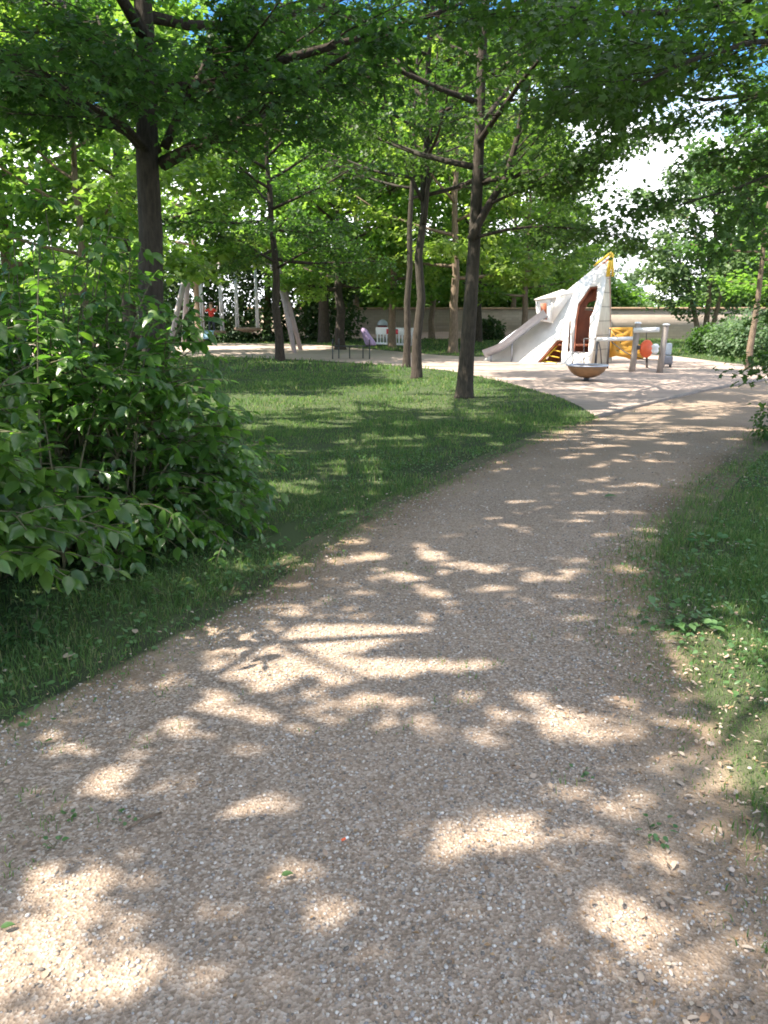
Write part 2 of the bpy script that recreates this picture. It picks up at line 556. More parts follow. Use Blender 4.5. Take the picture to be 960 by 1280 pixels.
def sun_gaps(P, rng):
    above = P[:, 2] > 1.7 + 0.37 * np.maximum(P[:, 1], 0.5)
    off_side = np.abs(P[:, 0]) > 0.52 * np.maximum(P[:, 1], 0.5) + 0.3
    free = above | off_side | (P[:, 1] < 0)
    pr = np.zeros(len(P))
    for x0, x1, y0, y1, k, *zt in CLEAR:
        zt = zt[0] if zt else 0.0
        g = P[:, :2] - SDIR[:2] / SDIR[2] * (P[:, 2:3] - zt)
        ins = (g[:, 0] > x0) & (g[:, 0] < x1) & (g[:, 1] > y0) & (g[:, 1] < y1)
        pr = np.where(ins, np.maximum(pr, np.where(free, k, k * (0.95 if k == 1.0 else 0.5 if zt else 0.3))), pr)
    keep = rng.random(len(P)) > pr
    g = P[:, :2] - SDIR[:2] / SDIR[2] * P[:, 2:3]
    for fx_, fy_, rx, ry in FLECKS:
        m = (np.abs(g[:, 0] - fx_) < rx + 0.06) & (np.abs(g[:, 1] - fy_) < ry + 0.06)
        if m.any():
            i = np.nonzero(m)[0]
            q = ((g[i, 0] - fx_) / (rx + 0.028)) ** 2 + ((g[i, 1] - fy_) / (ry * 0.8 + 0.022)) ** 2
            keep[i[q < 1]] = False
    return keep


def bend_line(rng, p0, az, el, length, n=6, up=0.0, wob=0.12):
    pts = [np.array(p0, float)]
    st = length / (n - 1)
    for i in range(n - 1):
        d = np.array([math.cos(el) * math.cos(az), math.cos(el) * math.sin(az), math.sin(el)])
        pts.append(pts[-1] + d * st)
        el += up / (n - 1) + rng.normal(0, wob * 0.6)
        az += rng.normal(0, wob)
    return np.array(pts)


def lerp_line(P, t):
    n = len(P) - 1
    x = min(max(t, 0), 0.9999) * n
    i = int(x)
    f = x - i
    p = P[i] * (1 - f) + P[i + 1] * f
    d = P[i + 1] - P[i]
    return p, d / (np.linalg.norm(d) + 1e-9)


def make_tree(seed, base, H, r0, z0, cr, nl=16, ns=8, nt=7, lp=12, leaf=0.11, templ='kite', lmat='leaf_near', bmat='bark',
              explicit=(), lean=(0, 0), name='deciduous_tree', label='', group=None, up=0.35, el0=8, el1=62, gaps=True,
              fine=True, spread=0.10, top=1.0, cat='tree'):
    """explicit: list of (polyline of world points, radius) limbs grown exactly there. keep(points)->mask prunes leaves."""
    rng = np.random.default_rng(seed)
    base = np.array(base, float)
    root = empty(name, (base[0], base[1], base[2]), label, cat, group)
    mb = MB()
    # trunk
    nseg = 12
    tz = np.linspace(0, 1, nseg)
    tp = np.array([[base[0] + lean[0] * t + rng.normal(0, 0.035) * (0 < t), base[1] + lean[1] * t + rng.normal(0, 0.035) * (0 < t), base[2] - 0.06 + t * H * 0.92] for t in tz])
    tr = np.array([r0 * (1 - 0.85 * t) for t in tz])
    # flared foot
    ft = np.array([tp[0], tp[0] + (tp[1] - tp[0]) * 0.12, tp[0] + (tp[1] - tp[0]) * 0.35])
    mb.tube(np.vstack([ft, tp[1:]]), np.concatenate([[r0 * 1.55, r0 * 1.22, r0 * 1.06], tr[1:]]), 14)
    P, D, Nn = [], [], []

    def leaves_on(line, k, sp):
        t = np.clip(0.1 + 0.95 * (np.arange(k) + rng.random(k)) / k, 0, 0.9999) * (len(line) - 1)
        i = t.astype(int); f = (t - i)[:, None]
        p = line[i] * (1 - f) + line[i + 1] * f
        d = unit(line[i + 1] - line[i])
        P.append(p + rng.normal(0, sp, (k, 3)) * np.array([1, 1, 0.55]))
        a = rng.uniform(0, 2 * PI, k)
        D.append(d * 0.5 + np.stack([np.cos(a), np.sin(a), -0.45 + rng.normal(0, 0.25, k)], 1))
        Nn.append(np.stack([rng.normal(0, 0.42, k), rng.normal(0, 0.42, k), np.ones(k)], 1))

    def grow_limb(line, r, L, n_s):
        mb.tube(line, np.linspace(r, r * 0.22, len(line)), 7)
        for s in range(n_s):
            t = 0.22 + 0.78 * (s + rng.random() * 0.6) / n_s
            p, d = lerp_line(line, t)
            az = math.atan2(d[1], d[0]) + (1 if s % 2 else -1) * rng.uniform(0.5, 1.15)
            if s == n_s - 1:
                az = math.atan2(d[1], d[0]); 
            el = math.asin(np.clip(d[2], -1, 1)) * 0.45 + rng.normal(0.02, 0.22)
            sl = L * (0.42 * (1 - t) + 0.17) * rng.uniform(0.75, 1.25)
            sub = bend_line(rng, p, az, el, sl, 5, -0.25, 0.16)
            if fine:
                mb.tube(sub, np.linspace(max(0.006, r * 0.32 * (1.1 - t)), 0.004, len(sub)), 5, False)
            for w in range(nt):
                tt = 0.15 + 0.85 * (w + rng.random()) / nt
                q, dd = lerp_line(sub, tt)
                az2 = math.atan2(dd[1], dd[0]) + (1 if w % 2 else -1) * rng.uniform(0.3, 1.2)
                tw = bend_line(rng, q, az2, math.asin(np.clip(dd[2], -1, 1)) * 0.5 + rng.normal(0, 0.25), rng.uniform(0.22, 0.62) * (cr / 4) ** 0.5, 4, -0.4, 0.1)
                if fine:
                    mb.tube(tw, [0.0045, 0.004, 0.003, 0.002], 3, False)
                leaves_on(tw, lp, spread)

    for line, r in explicit:
        line = np.array(line, float)
        # refine with small wobble
        tt = np.linspace(0, 1, 9)
        ln = np.array([lerp_line(line, t)[0] for t in tt]) + rng.normal(0, 0.02, (9, 3)) * np.linspace(0, 1, 9)[:, None]
        LL = np.sum(np.linalg.norm(np.diff(ln, axis=0), axis=1))
        grow_limb(ln, r, LL, max(ns, int(LL * 2.6)))
    for i in range(nl):
        u = (i + rng.random() * 0.5) / nl
        z = z0 + u * (H * 0.93 - z0)
        p, _ = lerp_line(tp, z / (H * 0.92))
        az = i * 2.39996 + rng.normal(0, 0.2)
        el = R_(el0 + (el1 - el0) * u + rng.normal(0, 5))
        L = cr * (0.82 + 0.3 * math.sin(min(1, u * 2) * PI / 2) if u < 0.4 else 1.12 * (1 - 0.78 * (u - 0.4) / 0.6 * top)) * rng.uniform(0.85, 1.1)
        line = bend_line(rng, p, az, el, L, 7, up * (1 - u), 0.09)
        grow_limb(line, max(0.02, r0 * 0.42 * (1 - 0.6 * u)), L, ns)
    P, D, Nn = np.vstack(P), np.vstack(D), np.vstack(Nn)
    if gaps:
        k = sun_gaps(P, rng)
        P, D, Nn = P[k], D[k], Nn[k]
    Ls = leaf * rng.uniform(0.7, 1.2, len(P))
    V, F = leaf_mesh(P, D, unit(Nn), Ls, Ls * 0.95, templ)
    mb.build('trunk', M[bmat], root, smooth=True)
    obj_np('crown', V, F, M[lmat], root)
    return root


def copy_tree(root, loc, rz, sc, label, group=None, lmat=None):
    r = root.copy(); COL.objects.link(r)
    r.location = tuple(loc); r.rotation_euler = (0, 0, rz); r.scale = sc
    r['label'] = label
    if group: r['group'] = group
    elif 'group' in r.keys(): del r['group']
    for ch in list(root.children):
        c = ch.copy(); COL.objects.link(c); c.parent = r
        if lmat and ch.name.startswith('crown'):
            c.material_slots[0].link = 'OBJECT'
            c.material_slots[0].material = M[lmat]
    return r


def make_bush(seed, blobs, n, leaf, lmat, name='bush', label='', group=None, templ='kite', cat='bush'):
    """blobs: (centre, radii). leaves crowd the outer shell of every blob; woody stems inside."""
    rng = np.random.default_rng(seed)
    b0 = np.mean([b[0] for b in blobs], axis=0)
    root = empty(name, (b0[0], b0[1], 0), label, cat, group)
    w = np.array([b[1][0] * b[1][1] + b[1][0] * b[1][2] for b in blobs]); w = w / w.sum()
    idx = rng.choice(len(blobs), n, p=w)
    C = np.array([b[0] for b in blobs])[idx]; Rr = np.array([b[1] for b in blobs])[idx]
    d = unit(rng.normal(size=(n, 3)))
    # lumpy radius: low-frequency wave over the direction, per blob phase
    ph = rng.uniform(0, 6, (len(blobs), 3))[idx]
    lump = 1 + 0.13 * np.sin(d[:, 0] * 5 + ph[:, 0]) * np.sin(d[:, 1] * 5 + ph[:, 1]) + 0.10 * np.sin(d[:, 2] * 9 + d[:, 0] * 7 + ph[:, 2])
    rr = np.clip(rng.normal(0.88, 0.14, n), 0.2, 1.15) * lump
    P = C + d * Rr * rr[:, None]
    ok = P[:, 2] > 0.02
    P, d = P[ok], d[ok]
    n = len(P)
    D = d * 0.7 + rng.normal(0, 0.6, (n, 3)) + np.array([0, 0, -0.35])
    Nn = unit(d * 0.7 + np.array([0, 0, 0.6]) + rng.normal(0, 0.4, (n, 3)))
    Ls = leaf * rng.uniform(0.6, 1.25, n)
    V, F = leaf_mesh(P, D, Nn, Ls, Ls * 0.9, templ)
    mb = MB()
    for c, r in blobs:
        for k in range(5):
            a = rng.uniform(0, 2 * PI)
            tip = np.array(c) + np.array([math.cos(a) * r[0], math.sin(a) * r[1], rng.uniform(0.1, 0.8) * r[2]]) * 0.8
            p0 = np.array([c[0] + rng.normal(0, 0.1 * r[0]), c[1] + rng.normal(0, 0.1 * r[1]), 0])
            mid = (p0 + tip) / 2 + np.array([0, 0, 0.15 * r[2]])
            mb.tube([p0, mid, tip], [0.03, 0.02, 0.008], 5)
    mb.build('stems', M['stem'], root, smooth=True)
    obj_np('foliage', V, F, M[lmat], root)
    return root

# ------------------------------------------------------------------ ground, path, playground
def resample(P, n):
    P = np.array(P, float)
    s = np.concatenate([[0], np.cumsum(np.linalg.norm(np.diff(P, axis=0), axis=1))])
    t = np.linspace(0, s[-1], n)
    return np.stack([np.interp(t, s, P[:, 0]), np.interp(t, s, P[:, 1])], 1)


def smooth(P, it=6):
    P = P.copy()
    for _ in range(it):
        P[1:-1] = (P[:-2] + 2 * P[1:-1] + P[2:]) / 4
    return P


g2 = lambda x, y: tuple(gp(x, y)[:2])
LEFT = smooth(resample([(-2.5, -5), (-2.2, 0), (-1.85, 1.8), g2(0, 905), g2(120, 855), g2(290, 775), g2(390, 702), g2(480, 643), g2(560, 603),
                        g2(640, 566), g2(700, 540), g2(750, 522), g2(870, 492), g2(960, 476), (15, 21.5), (26, 25)], 260), 12)
RIGHT = smooth(resample([(1.25, -5), (1.18, 0), (1.12, 1.5), g2(915, 1010), g2(862, 880), g2(825, 800), g2(795, 740), g2(812, 680), g2(850, 622), g2(900, 577),
                         g2(960, 537), (13, 15), (26, 19)], 260), 12)


def inside(poly, pts):
    x, y = pts[:, 0], pts[:, 1]
    res = np.zeros(len(pts), bool)
    n = len(poly)
    j = n - 1
    for i in range(n):
        xi, yi = poly[i]; xj, yj = poly[j]
        if yi != yj:
            c = ((yi > y) != (yj > y)) & (x < (xj - xi) * (y - yi) / (yj - yi) + xi)
            res ^= c
        j = i
    return res


PATH_POLY = np.vstack([LEFT[::4], RIGHT[::-1][::4]])
PLAY_POLY = np.array([g2(752, 526), g2(725, 508), g2(700, 497), g2(640, 480), g2(600, 471), g2(560, 463), g2(480, 456), g2(400, 451), g2(340, 448), g2(270, 446), (-16, 29), (-30, 31),
                      (-30, 42), (-14, 42.5), g2(270, 429), g2(380, 430), g2(470, 437), g2(560, 445), g2(600, 446), g2(700, 439), g2(790, 440), g2(850, 446),
                      g2(910, 454), g2(960, 458), (18, 25.5), (27, 28), (27, 24), (15, 20.6), g2(960, 482), g2(870, 497)])
rng0 = np.random.default_rng(5)


def poly_sheet(name, poly, z, mat):
    pts = [Vector((p[0], p[1], z)) for p in poly]
    tri = tessellate_polygon([pts])
    V = [tuple(p) for p in pts]
    F = []
    for a, b, c in tri:
        n = (pts[b] - pts[a]).cross(pts[c] - pts[a])
        F.append((a, b, c) if n.z > 0 else (a, c, b))
    o = obj_np(name, np.array(V), F, mat)
    return tag(o, kind='structure')


# one sheet of ground out to the horizon
gv = [(-400, -100, 0), (400, -100, 0), (400, 700, 0), (-400, 700, 0)]
tag(obj_np('ground', np.array(gv), [(0, 1, 2, 3)], M['lawn']), kind='structure')
poly_sheet('playground_surface', PLAY_POLY, 0.004, M['sand'])

nA = 48
us = np.linspace(0, 1, nA)
dirv = unit(RIGHT - LEFT)
lim = gp(750, 522)[1]
eL = 0.24 * np.clip((lim - 0.3 - LEFT[:, 1]) / 1.2, 0, 1) * (LEFT[:, 0] < 4.5)
eR = np.full(260, 0.34)
Lr, Rr_ = LEFT - dirv * eL[:, None], RIGHT + dirv * eR[:, None]
G = Lr[:, None, :] * (1 - us)[None, :, None] + Rr_[:, None, :] * us[None, :, None]
Vp = np.concatenate([G, np.full((260, nA, 1), 0.008)], 2).reshape(-1, 3)
ii, jj = np.meshgrid(np.arange(259), np.arange(nA - 1), indexing='ij')
a_ = (ii * nA + jj).ravel()
Fp = np.stack([a_, a_ + 1, a_ + nA + 1, a_ + nA], 1)
path = obj_np('gravel_path', Vp, Fp, M['path'])
tag(path, kind='structure')
ed = path.data.attributes.new('edge', 'FLOAT', 'POINT')
# 0 in the middle, 0.5 on the gravel's edge, 1 out on the grass verge
wid = np.linalg.norm(Rr_ - Lr, axis=1)[:, None]
nearw = np.clip(1.2 - RIGHT[:, 1] * 0.1, 0.55, 1.1)[:, None]
dl = us[None, :] * wid - eL[:, None]
dr = (1 - us)[None, :] * wid - eR[:, None]
kerbside = (LEFT[:, 1] > lim - 0.2)[:, None]
al = np.where(dl > 0, np.clip(0.5 - 0.5 * dl / 0.7, 0, 0.5), 0.5 - dl / 0.24 * 0.85) * (~kerbside)
ar = np.where(dr > 0, np.clip(0.5 - 0.5 * dr / nearw, 0, 0.5), 0.5 - dr / 0.34 * 0.85)
ed.data.foreach_set('value', np.maximum(al, ar).astype(np.float32).ravel())
# thin edging between sand and path
kb = MB()
KL = [gp(x, y) for x, y in ((746, 523), (790, 511), (870, 491.5), (915, 483), (960, 475.5))] + [np.array([15, 21.4, 0])]
for a, b in zip(KL[:-1], KL[1:]):
    c = (a + b) / 2; d = b - a
    kb.box((c[0], c[1], 0.02), (np.linalg.norm(d) + 0.02, 0.07, 0.07), math.atan2(d[1], d[0]))
tag(kb.build('kerb', M['kerb'], bevel=0.01), kind='structure')


def in_view(p, m=0.6):
    depth = p[:, 1] * FWD[1] + CAMZ * 0.25
    return (np.abs(p[:, 0]) < 0.5 * depth + m) & (depth > 0.5)


_wv = [(rng0.uniform(0, 2 * PI), rng0.uniform(0.7, 1.5) * 1.55 ** k, rng0.uniform(0, 6.28), 1.0 / 1.25 ** k) for k in range(6) for _ in range(2)]


def lump(p, s):
    """patchy value about -2..2 over the ground, from warped waves in many directions"""
    x = p[:, 0] + 0.35 / s * np.sin(2.3 * s * p[:, 1] + 1.1) + 0.15 / s * np.sin(5.1 * s * p[:, 1] + 3.3 * s * p[:, 0])
    y = p[:, 1] + 0.35 / s * np.sin(2.1 * s * p[:, 0] + 0.3) + 0.15 / s * np.sin(4.7 * s * p[:, 0] - 2.9 * s * p[:, 1])
    return 0.62 * sum(a * np.sin(f * s * (x * math.cos(t) + y * math.sin(t)) + ph) for t, f, ph, a in _wv)


def scatter(x0, x1, y0, y1, dens):
    n = int((x1 - x0) * (y1 - y0) * dens)
    p = np.stack([rng0.uniform(x0, x1, n), rng0.uniform(y0, y1, n)], 1)
    return p[in_view(p)]


# grass blades
def blades(p, h, w):
    n = len(p)
    a = rng0.uniform(0, 2 * PI, n)
    s = np.stack([np.cos(a), np.sin(a), np.zeros(n)], 1)
    b = rng0.uniform(0, 2 * PI, n)
    lean = np.stack([np.cos(b), np.sin(b), np.zeros(n)], 1) * rng0.uniform(0.15, 0.9, n)[:, None]
    hh = h * rng0.uniform(0.5, 1.35, n); ww = w * rng0.uniform(0.7, 1.3, n)
    B = np.concatenate([p, np.zeros((n, 1))], 1)
    up = np.array([0, 0, 1.0])
    mid = B + (up * 0.6 + lean * 0.3) * hh[:, None]
    tip = B + (up * 0.85 + lean) * hh[:, None]
    V = np.stack([B - s * ww[:, None] / 2, B + s * ww[:, None] / 2, mid + s * ww[:, None] * 0.4, mid - s * ww[:, None] * 0.4, tip], 1).reshape(-1, 3)
    k = (np.arange(n) * 5)[:, None]
    F = np.concatenate([k + np.array([[0, 1, 2]]), k + np.array([[0, 2, 3]]), k + np.array([[3, 2, 4]])], 0)
    return V, F


gV, gF, off = [], [], 0
for (x0, x1, y0, y1, dn, h, w, jit) in ((-5, 5, 1.2, 7, 3400, 0.042, 0.0038, 0.12), (0.9, 4, 1.5, 5.5, 3200, 0.05, 0.0042, 0.14), (-7, 8, 7, 13, 1300, 0.046, 0.0065, 0.13),
                                        (-13, 15, 13, 22, 380, 0.055, 0.012, 0.14), (-22, 22, 22, 52, 55, 0.10, 0.028, 0.2)):
    p = scatter(x0, x1, y0, y1, dn)
    q = p + rng0.normal(0, jit, p.shape)
    ok = ~inside(PATH_POLY, q) & ~inside(PLAY_POLY, p)
    for tb in (gp(580, 497), gp(521, 473), gp(508, 459), gp(350, 451), np.array([-2.9, 10.0])):
        ok &= rng0.random(len(p)) > 0.9 * np.exp(-(np.hypot(p[:, 0] - tb[0], p[:, 1] - tb[1]) / 0.42) ** 2)
    ok &= (lump(p, 2.4) + rng0.normal(0, 0.6, len(p)) > -0.95)
    p = p[ok]
    # longer tufts in places
    hh = h * (1 + 0.45 * np.clip(lump(p, 1.4), -0.8, 1.6)) * np.where((p[:, 0] < -0.9) & (p[:, 1] < 5.0), 1.25, 1.0)
    V, F = blades(p, hh, w)
    gV.append(V); gF.append(F + off); off += len(V)
# thin seedlings and tufts inside the path's margins
p = scatter(-3, 2.2, 1.2, 5, 60)
okp = inside(PATH_POLY, p)
p = p[okp]
cl = lump(p, 2.2) > 1.0
p = np.repeat(p[cl], 7, 0); p = p + rng0.normal(0, 0.03, p.shape)
V, F = blades(p, 0.035, 0.004)
gV.append(V); gF.append(F + off); off += len(V)
# patchy tufts among the dry leaves on the right margin
p = scatter(0.3, 3.2, 1.1, 6, 1500)
dR = np.min(np.hypot(p[:, 0, None] - RIGHT[None, ::2, 0], p[:, 1, None] - RIGHT[None, ::2, 1]), axis=1)
p = p[inside(PATH_POLY, p) & (rng0.random(len(p)) < np.exp(-(dR / 0.33) ** 2)) & (lump(p, 1.7) + rng0.normal(0, 0.4, len(p)) > 0.35)]
V, F = blades(p, 0.038, 0.0038)
gV.append(V); gF.append(F + off); off += len(V)
tag(obj_np('grass', np.vstack(gV), np.vstack(gF), M['grass']), kind='stuff')

# ------------------------------------------------------------------ gravel stones and dry litter
ico = bmesh.new(); bmesh.ops.create_icosphere(ico, subdivisions=1, radius=1.0)
icoV = np.array([v.co[:] for v in ico.verts]); icoF = np.array([[v.index for v in f.verts] for f in ico.faces]); ico.free()


def stones(p, r):
    n = len(p)
    a = rng0.uniform(0, 2 * PI, n)
    sx, sy, sz = r * rng0.uniform(0.8, 1.35, n), r * rng0.uniform(0.65, 1.0, n), r * rng0.uniform(0.45, 0.75, n)
    X = icoV[None] * np.stack([sx, sy, sz], 1)[:, None, :] * rng0.uniform(0.82, 1.15, (n, len(icoV), 1))
    c, s = np.cos(a)[:, None], np.sin(a)[:, None]
    V = np.stack([X[:, :, 0] * c - X[:, :, 1] * s + p[:, 0, None], X[:, :, 0] * s + X[:, :, 1] * c + p[:, 1, None], X[:, :, 2] + 0.008 + (sz * 0.35)[:, None]], 2)
    F = (icoF[None] + (np.arange(n) * len(icoV))[:, None, None]).reshape(-1, 3)
    return V.reshape(-1, 3), F


sV, sF, off = [], [], 0
for y0, y1, dn, rmin, rmax in ((0.9, 2.6, 5200, 0.0032, 0.0078), (2.6, 4.2, 2600, 0.0042, 0.0085), (4.2, 7, 700, 0.0055, 0.010), (7, 11, 160, 0.007, 0.012)):
    p = scatter(-3, 6, y0, y1, dn)
    ok = inside(PATH_POLY, p + rng0.normal(0, 0.06, p.shape))
    ok &= lump(p, 1.6) + rng0.normal(0, 0.9, len(p)) > -0.7
    p = p[ok]
    r = rmin + (rmax - rmin) * rng0.random(len(p)) ** 2.2
    V, F = stones(p, r)
    sV.append(V); sF.append(F + off); off += len(V)
tag(obj_np('gravel', np.vstack(sV), np.vstack(sF), M['pebble']), kind='stuff')


def near_edge(p, E, w):
    d = np.full(len(p), 9.0)
    for e in E[::3]:
        d = np.minimum(d, np.hypot(p[:, 0] - e[0], p[:, 1] - e[1]))
    return rng0.random(len(p)) < np.exp(-(d / w) ** 2)


p = np.vstack([scatter(-3.5, 6, 1.2, 9, 230), scatter(0.3, 2.2, 1.1, 4.2, 260)])
k = near_edge(p, RIGHT, 0.55) | (near_edge(p, LEFT, 0.40) & (rng0.random(len(p)) < 0.7)) | (rng0.random(len(p)) < 0.03) | (~inside(PATH_POLY, p) & (lump(p, 0.9) > 0.5) & (rng0.random(len(p)) < 0.25))
p = p[k]; n = len(p)
a = rng0.uniform(0, 2 * PI, n)
V, F = leaf_mesh(np.concatenate([p, rng0.uniform(0.012, 0.03, (n, 1))], 1), np.stack([np.cos(a), np.sin(a), rng0.normal(0, .2, n)], 1),
                 unit(np.stack([rng0.normal(0, .55, n), rng0.normal(0, .55, n), np.ones(n)], 1)), 0.010 + 0.03 * rng0.random(n) ** 1.8, 0.010 + 0.022 * rng0.random(n) ** 1.5, 'ovate')
tag(obj_np('leaf_litter', V, F, M['litter']), kind='stuff')
p = scatter(-3.5, 6, 1.0, 12, 620)
k = inside(PATH_POLY, p + rng0.normal(0, 0.1, p.shape)) & (near_edge(p, LEFT, 0.55) | near_edge(p, RIGHT, 0.5) | (rng0.random(len(p)) < 0.12)) & (rng0.random(len(p)) < np.clip(lump(p, 1.3) * 0.5 + 0.75, 0.1, 1))
p = p[k]; n = len(p)
a = rng0.uniform(0, 2 * PI, n)
V, F = leaf_mesh(np.concatenate([p, rng0.uniform(0.010, 0.018, (n, 1))], 1), np.stack([np.cos(a), np.sin(a), rng0.normal(0, .15, n)], 1),
                 unit(np.stack([rng0.normal(0, .3, n), rng0.normal(0, .3, n), np.ones(n)], 1)), rng0.uniform(0.008, 0.024, n), rng0.uniform(0.005, 0.014, n), 'kite')
tag(obj_np('seed_litter', V, F, M['chaff']), kind='stuff')

p = scatter(-5, 6, 1.2, 9, 330)
q = p + rng0.normal(0, 0.12, p.shape)
k = ~inside(PATH_POLY, q) & ((lump(p, 1.9) > 0.25) | ((p[:, 0] < -0.6) & (p[:, 1] < 5.2) & (rng0.random(len(p)) < 0.6)))
p = p[k]; n = len(p)
a = rng0.uniform(0, 2 * PI, n)
V, F = leaf_mesh(np.concatenate([p, rng0.uniform(0.015, 0.07, (n, 1))], 1), np.stack([np.cos(a), np.sin(a), rng0.normal(.1, .35, n)], 1),
                 unit(np.stack([rng0.normal(0, .4, n), rng0.normal(0, .4, n), np.ones(n)], 1)), rng0.uniform(0.015, 0.045, n), rng0.uniform(0.02, 0.05, n), 'ovate')
tag(obj_np('ground_cover', V, F, M['weed']), kind='stuff')

# ------------------------------------------------------------------ the trees
def P2(px, py, Y): return at(px, py, Y)


yA = 10.0
A0 = np.array([at(196, 547, yA)[0], yA, 0])
make_tree(11, A0, 10.5, 0.185, 4.2, 4.9, nl=24, ns=11, nt=10, lp=28, leaf=0.082, templ='maple', lean=(0.35, 0.0), el0=14, spread=0.11,
          explicit=[([P2(196, 205, yA), P2(160, 165, yA - .2), P2(95, 128, yA - .5), P2(20, 108, yA - .9), P2(-120, 90, yA - 1.2)], 0.075),
                    ([P2(203, 205, yA), P2(245, 182, yA - .2), P2(300, 150, yA - .4), P2(372, 112, yA - .9), P2(450, 60, yA - 1.5)], 0.085),
                    ([P2(197, 190, yA), P2(178, 140, yA + .1), P2(150, 90, yA + .2), P2(125, 20, yA + .4)], 0.06),
                    ([P2(206, 185, yA), P2(228, 135, yA - .1), P2(255, 80, yA), P2(280, 10, yA)], 0.06),
                    ([P2(190, 195, yA), P2(150, 150, yA - .8), P2(90, 120, yA - 2.0), P2(20, 60, yA - 3.2)], 0.05)],
          label='big dark trunked tree behind the left shrub, forking into spreading limbs', group='young trees on the lawn')
yB = gp(580, 497)[1]
B0 = gp(580, 497)
make_tree(23, B0, 11.5, 0.155, 3.9, 4.3, nl=20, ns=9, nt=9, lp=20, leaf=0.10, templ='maple', lean=(0.35, 0.3), el0=10, spread=0.11,
          explicit=[([P2(588, 300, yB), P2(608, 262, yB), P2(636, 214, yB), P2(656, 130, yB), P2(676, 50, yB), P2(690, -40, yB)], 0.085),
                    ([P2(612, 256, yB), P2(655, 236, yB - .2), P2(700, 224, yB - .4), P2(722, 208, yB - .6)], 0.025),
                    ([P2(590, 298, yB), P2(650, 282, yB - .1), P2(720, 285, yB - .2), P2(785, 300, yB - .3)], 0.035)],
          label='lawn tree nearest the path, forked, one side of its trunk in light', group='young trees on the lawn')
C0 = gp(521, 473)
yC = C0[1]
make_tree(37, C0, 12.0, 0.128, 4.3, 3.8, nl=20, ns=8, nt=8, lp=13, leaf=0.125, lean=(0.35, 0.2), el0=10, spread=0.12,
          explicit=[([P2(530, 280, yC), P2(536, 220, yC), P2(540, 140, yC), P2(545, 60, yC)], 0.07), ([P2(527, 250, yC), P2(500, 190, yC), P2(478, 110, yC), P2(470, 40, yC)], 0.05)],
          label='slender dark trunk left of the forked tree, front one of a close pair', group='young trees on the lawn')
D0 = gp(508, 459)
make_tree(41, D0, 12.0, 0.115, 4.8, 3.6, nl=18, ns=8, nt=7, lp=12, leaf=0.14, lean=(0.3, 0.2), el0=10, spread=0.13,
          label='slender trunk half hidden, the back one of the close pair on the lawn', group='young trees on the lawn')
E0 = gp(350, 451)
yE = E0[1]
make_tree(53, E0, 11.0, 0.16, 3.4, 4.2, nl=22, ns=9, nt=8, lp=14, leaf=0.14, el0=-8, spread=0.13, lean=(-0.3, 0),
          explicit=[([P2(347, 330, yE), P2(300, 300, yE - .8), P2(255, 290, yE - 1.2)], 0.05), ([P2(347, 335, yE), P2(390, 310, yE - .6), P2(440, 305, yE - .9)], 0.05)],
          label='thin trunk on the lawn in front of the swing, low bright crown', group='young trees on the lawn')
F0 = np.array([7.2, 9.6, 0])
make_tree(67, F0, 11.5, 0.20, 4.6, 4.6, nl=22, ns=10, nt=10, lp=24, leaf=0.085, templ='maple', el0=20, spread=0.11,
          explicit=[([np.array([7.2, 9.6, 2.8]), np.array([5.8, 9.2, 3.3]), np.array([4.8, 8.8, 3.3]), P2(850, 258, 8.6)], 0.04),
                    ([np.array([7.2, 9.6, 3.6]), np.array([5.4, 9.6, 4.6]), np.array([3.9, 9.8, 4.7]), P2(735, 130, 10)], 0.06),
                    ([np.array([7.2, 9.6, 3.9]), np.array([5.4, 9.0, 5.0]), P2(800, 20, 8.8), P2(690, 5, 8.8)], 0.06),
                    ([np.array([7.2, 9.6, 3.6]), np.array([5.8, 8.4, 4.4]), P2(890, 60, 8.0), P2(800, 110, 7.6)], 0.05),
                    ([np.array([7.2, 9.6, 3.4]), np.array([6.0, 10.4, 4.4]), P2(850, 130, 10.8), P2(770, 60, 11.4)], 0.05),
                    ([np.array([7.2, 9.6, 2.2]), np.array([6.3, 9.0, 2.2]), np.array([5.6, 8.5, 1.7]), P2(1015, 455, 8.3)], 0.012)],
          label='dark overhanging branches from a tree standing past the path bend', group='young trees on the lawn')
# trees standing beside and behind the photographer: they throw the dappled shade over the path
for sd, x, y, H, z0, cr, lb in ((71, -6.6, 2.6, 10.5, 4.4, 4.4, 'tall tree beside the shrub shading the near gravel'),
                                (83, -7.6, 7.6, 11.0, 4.6, 4.2, 'tall tree behind the shrub at the lawn edge'),
                                (89, -5.6, -0.6, 10.5, 4.5, 4.6, 'tall tree beside the gravel next to the viewer'),
                                (97, -4.6, 4.9, 11.5, 4.7, 4.6, 'tall tree by the near end of the shrub, its leaves hanging over the path')):
    make_tree(sd, (x, y, 0), H, 0.19, z0, cr, nl=22, ns=10, nt=9, lp=(17 if sd == 89 else 23), leaf=0.12, el0=10, spread=0.15, fine=False, label=lb, group='trees beside the near path')

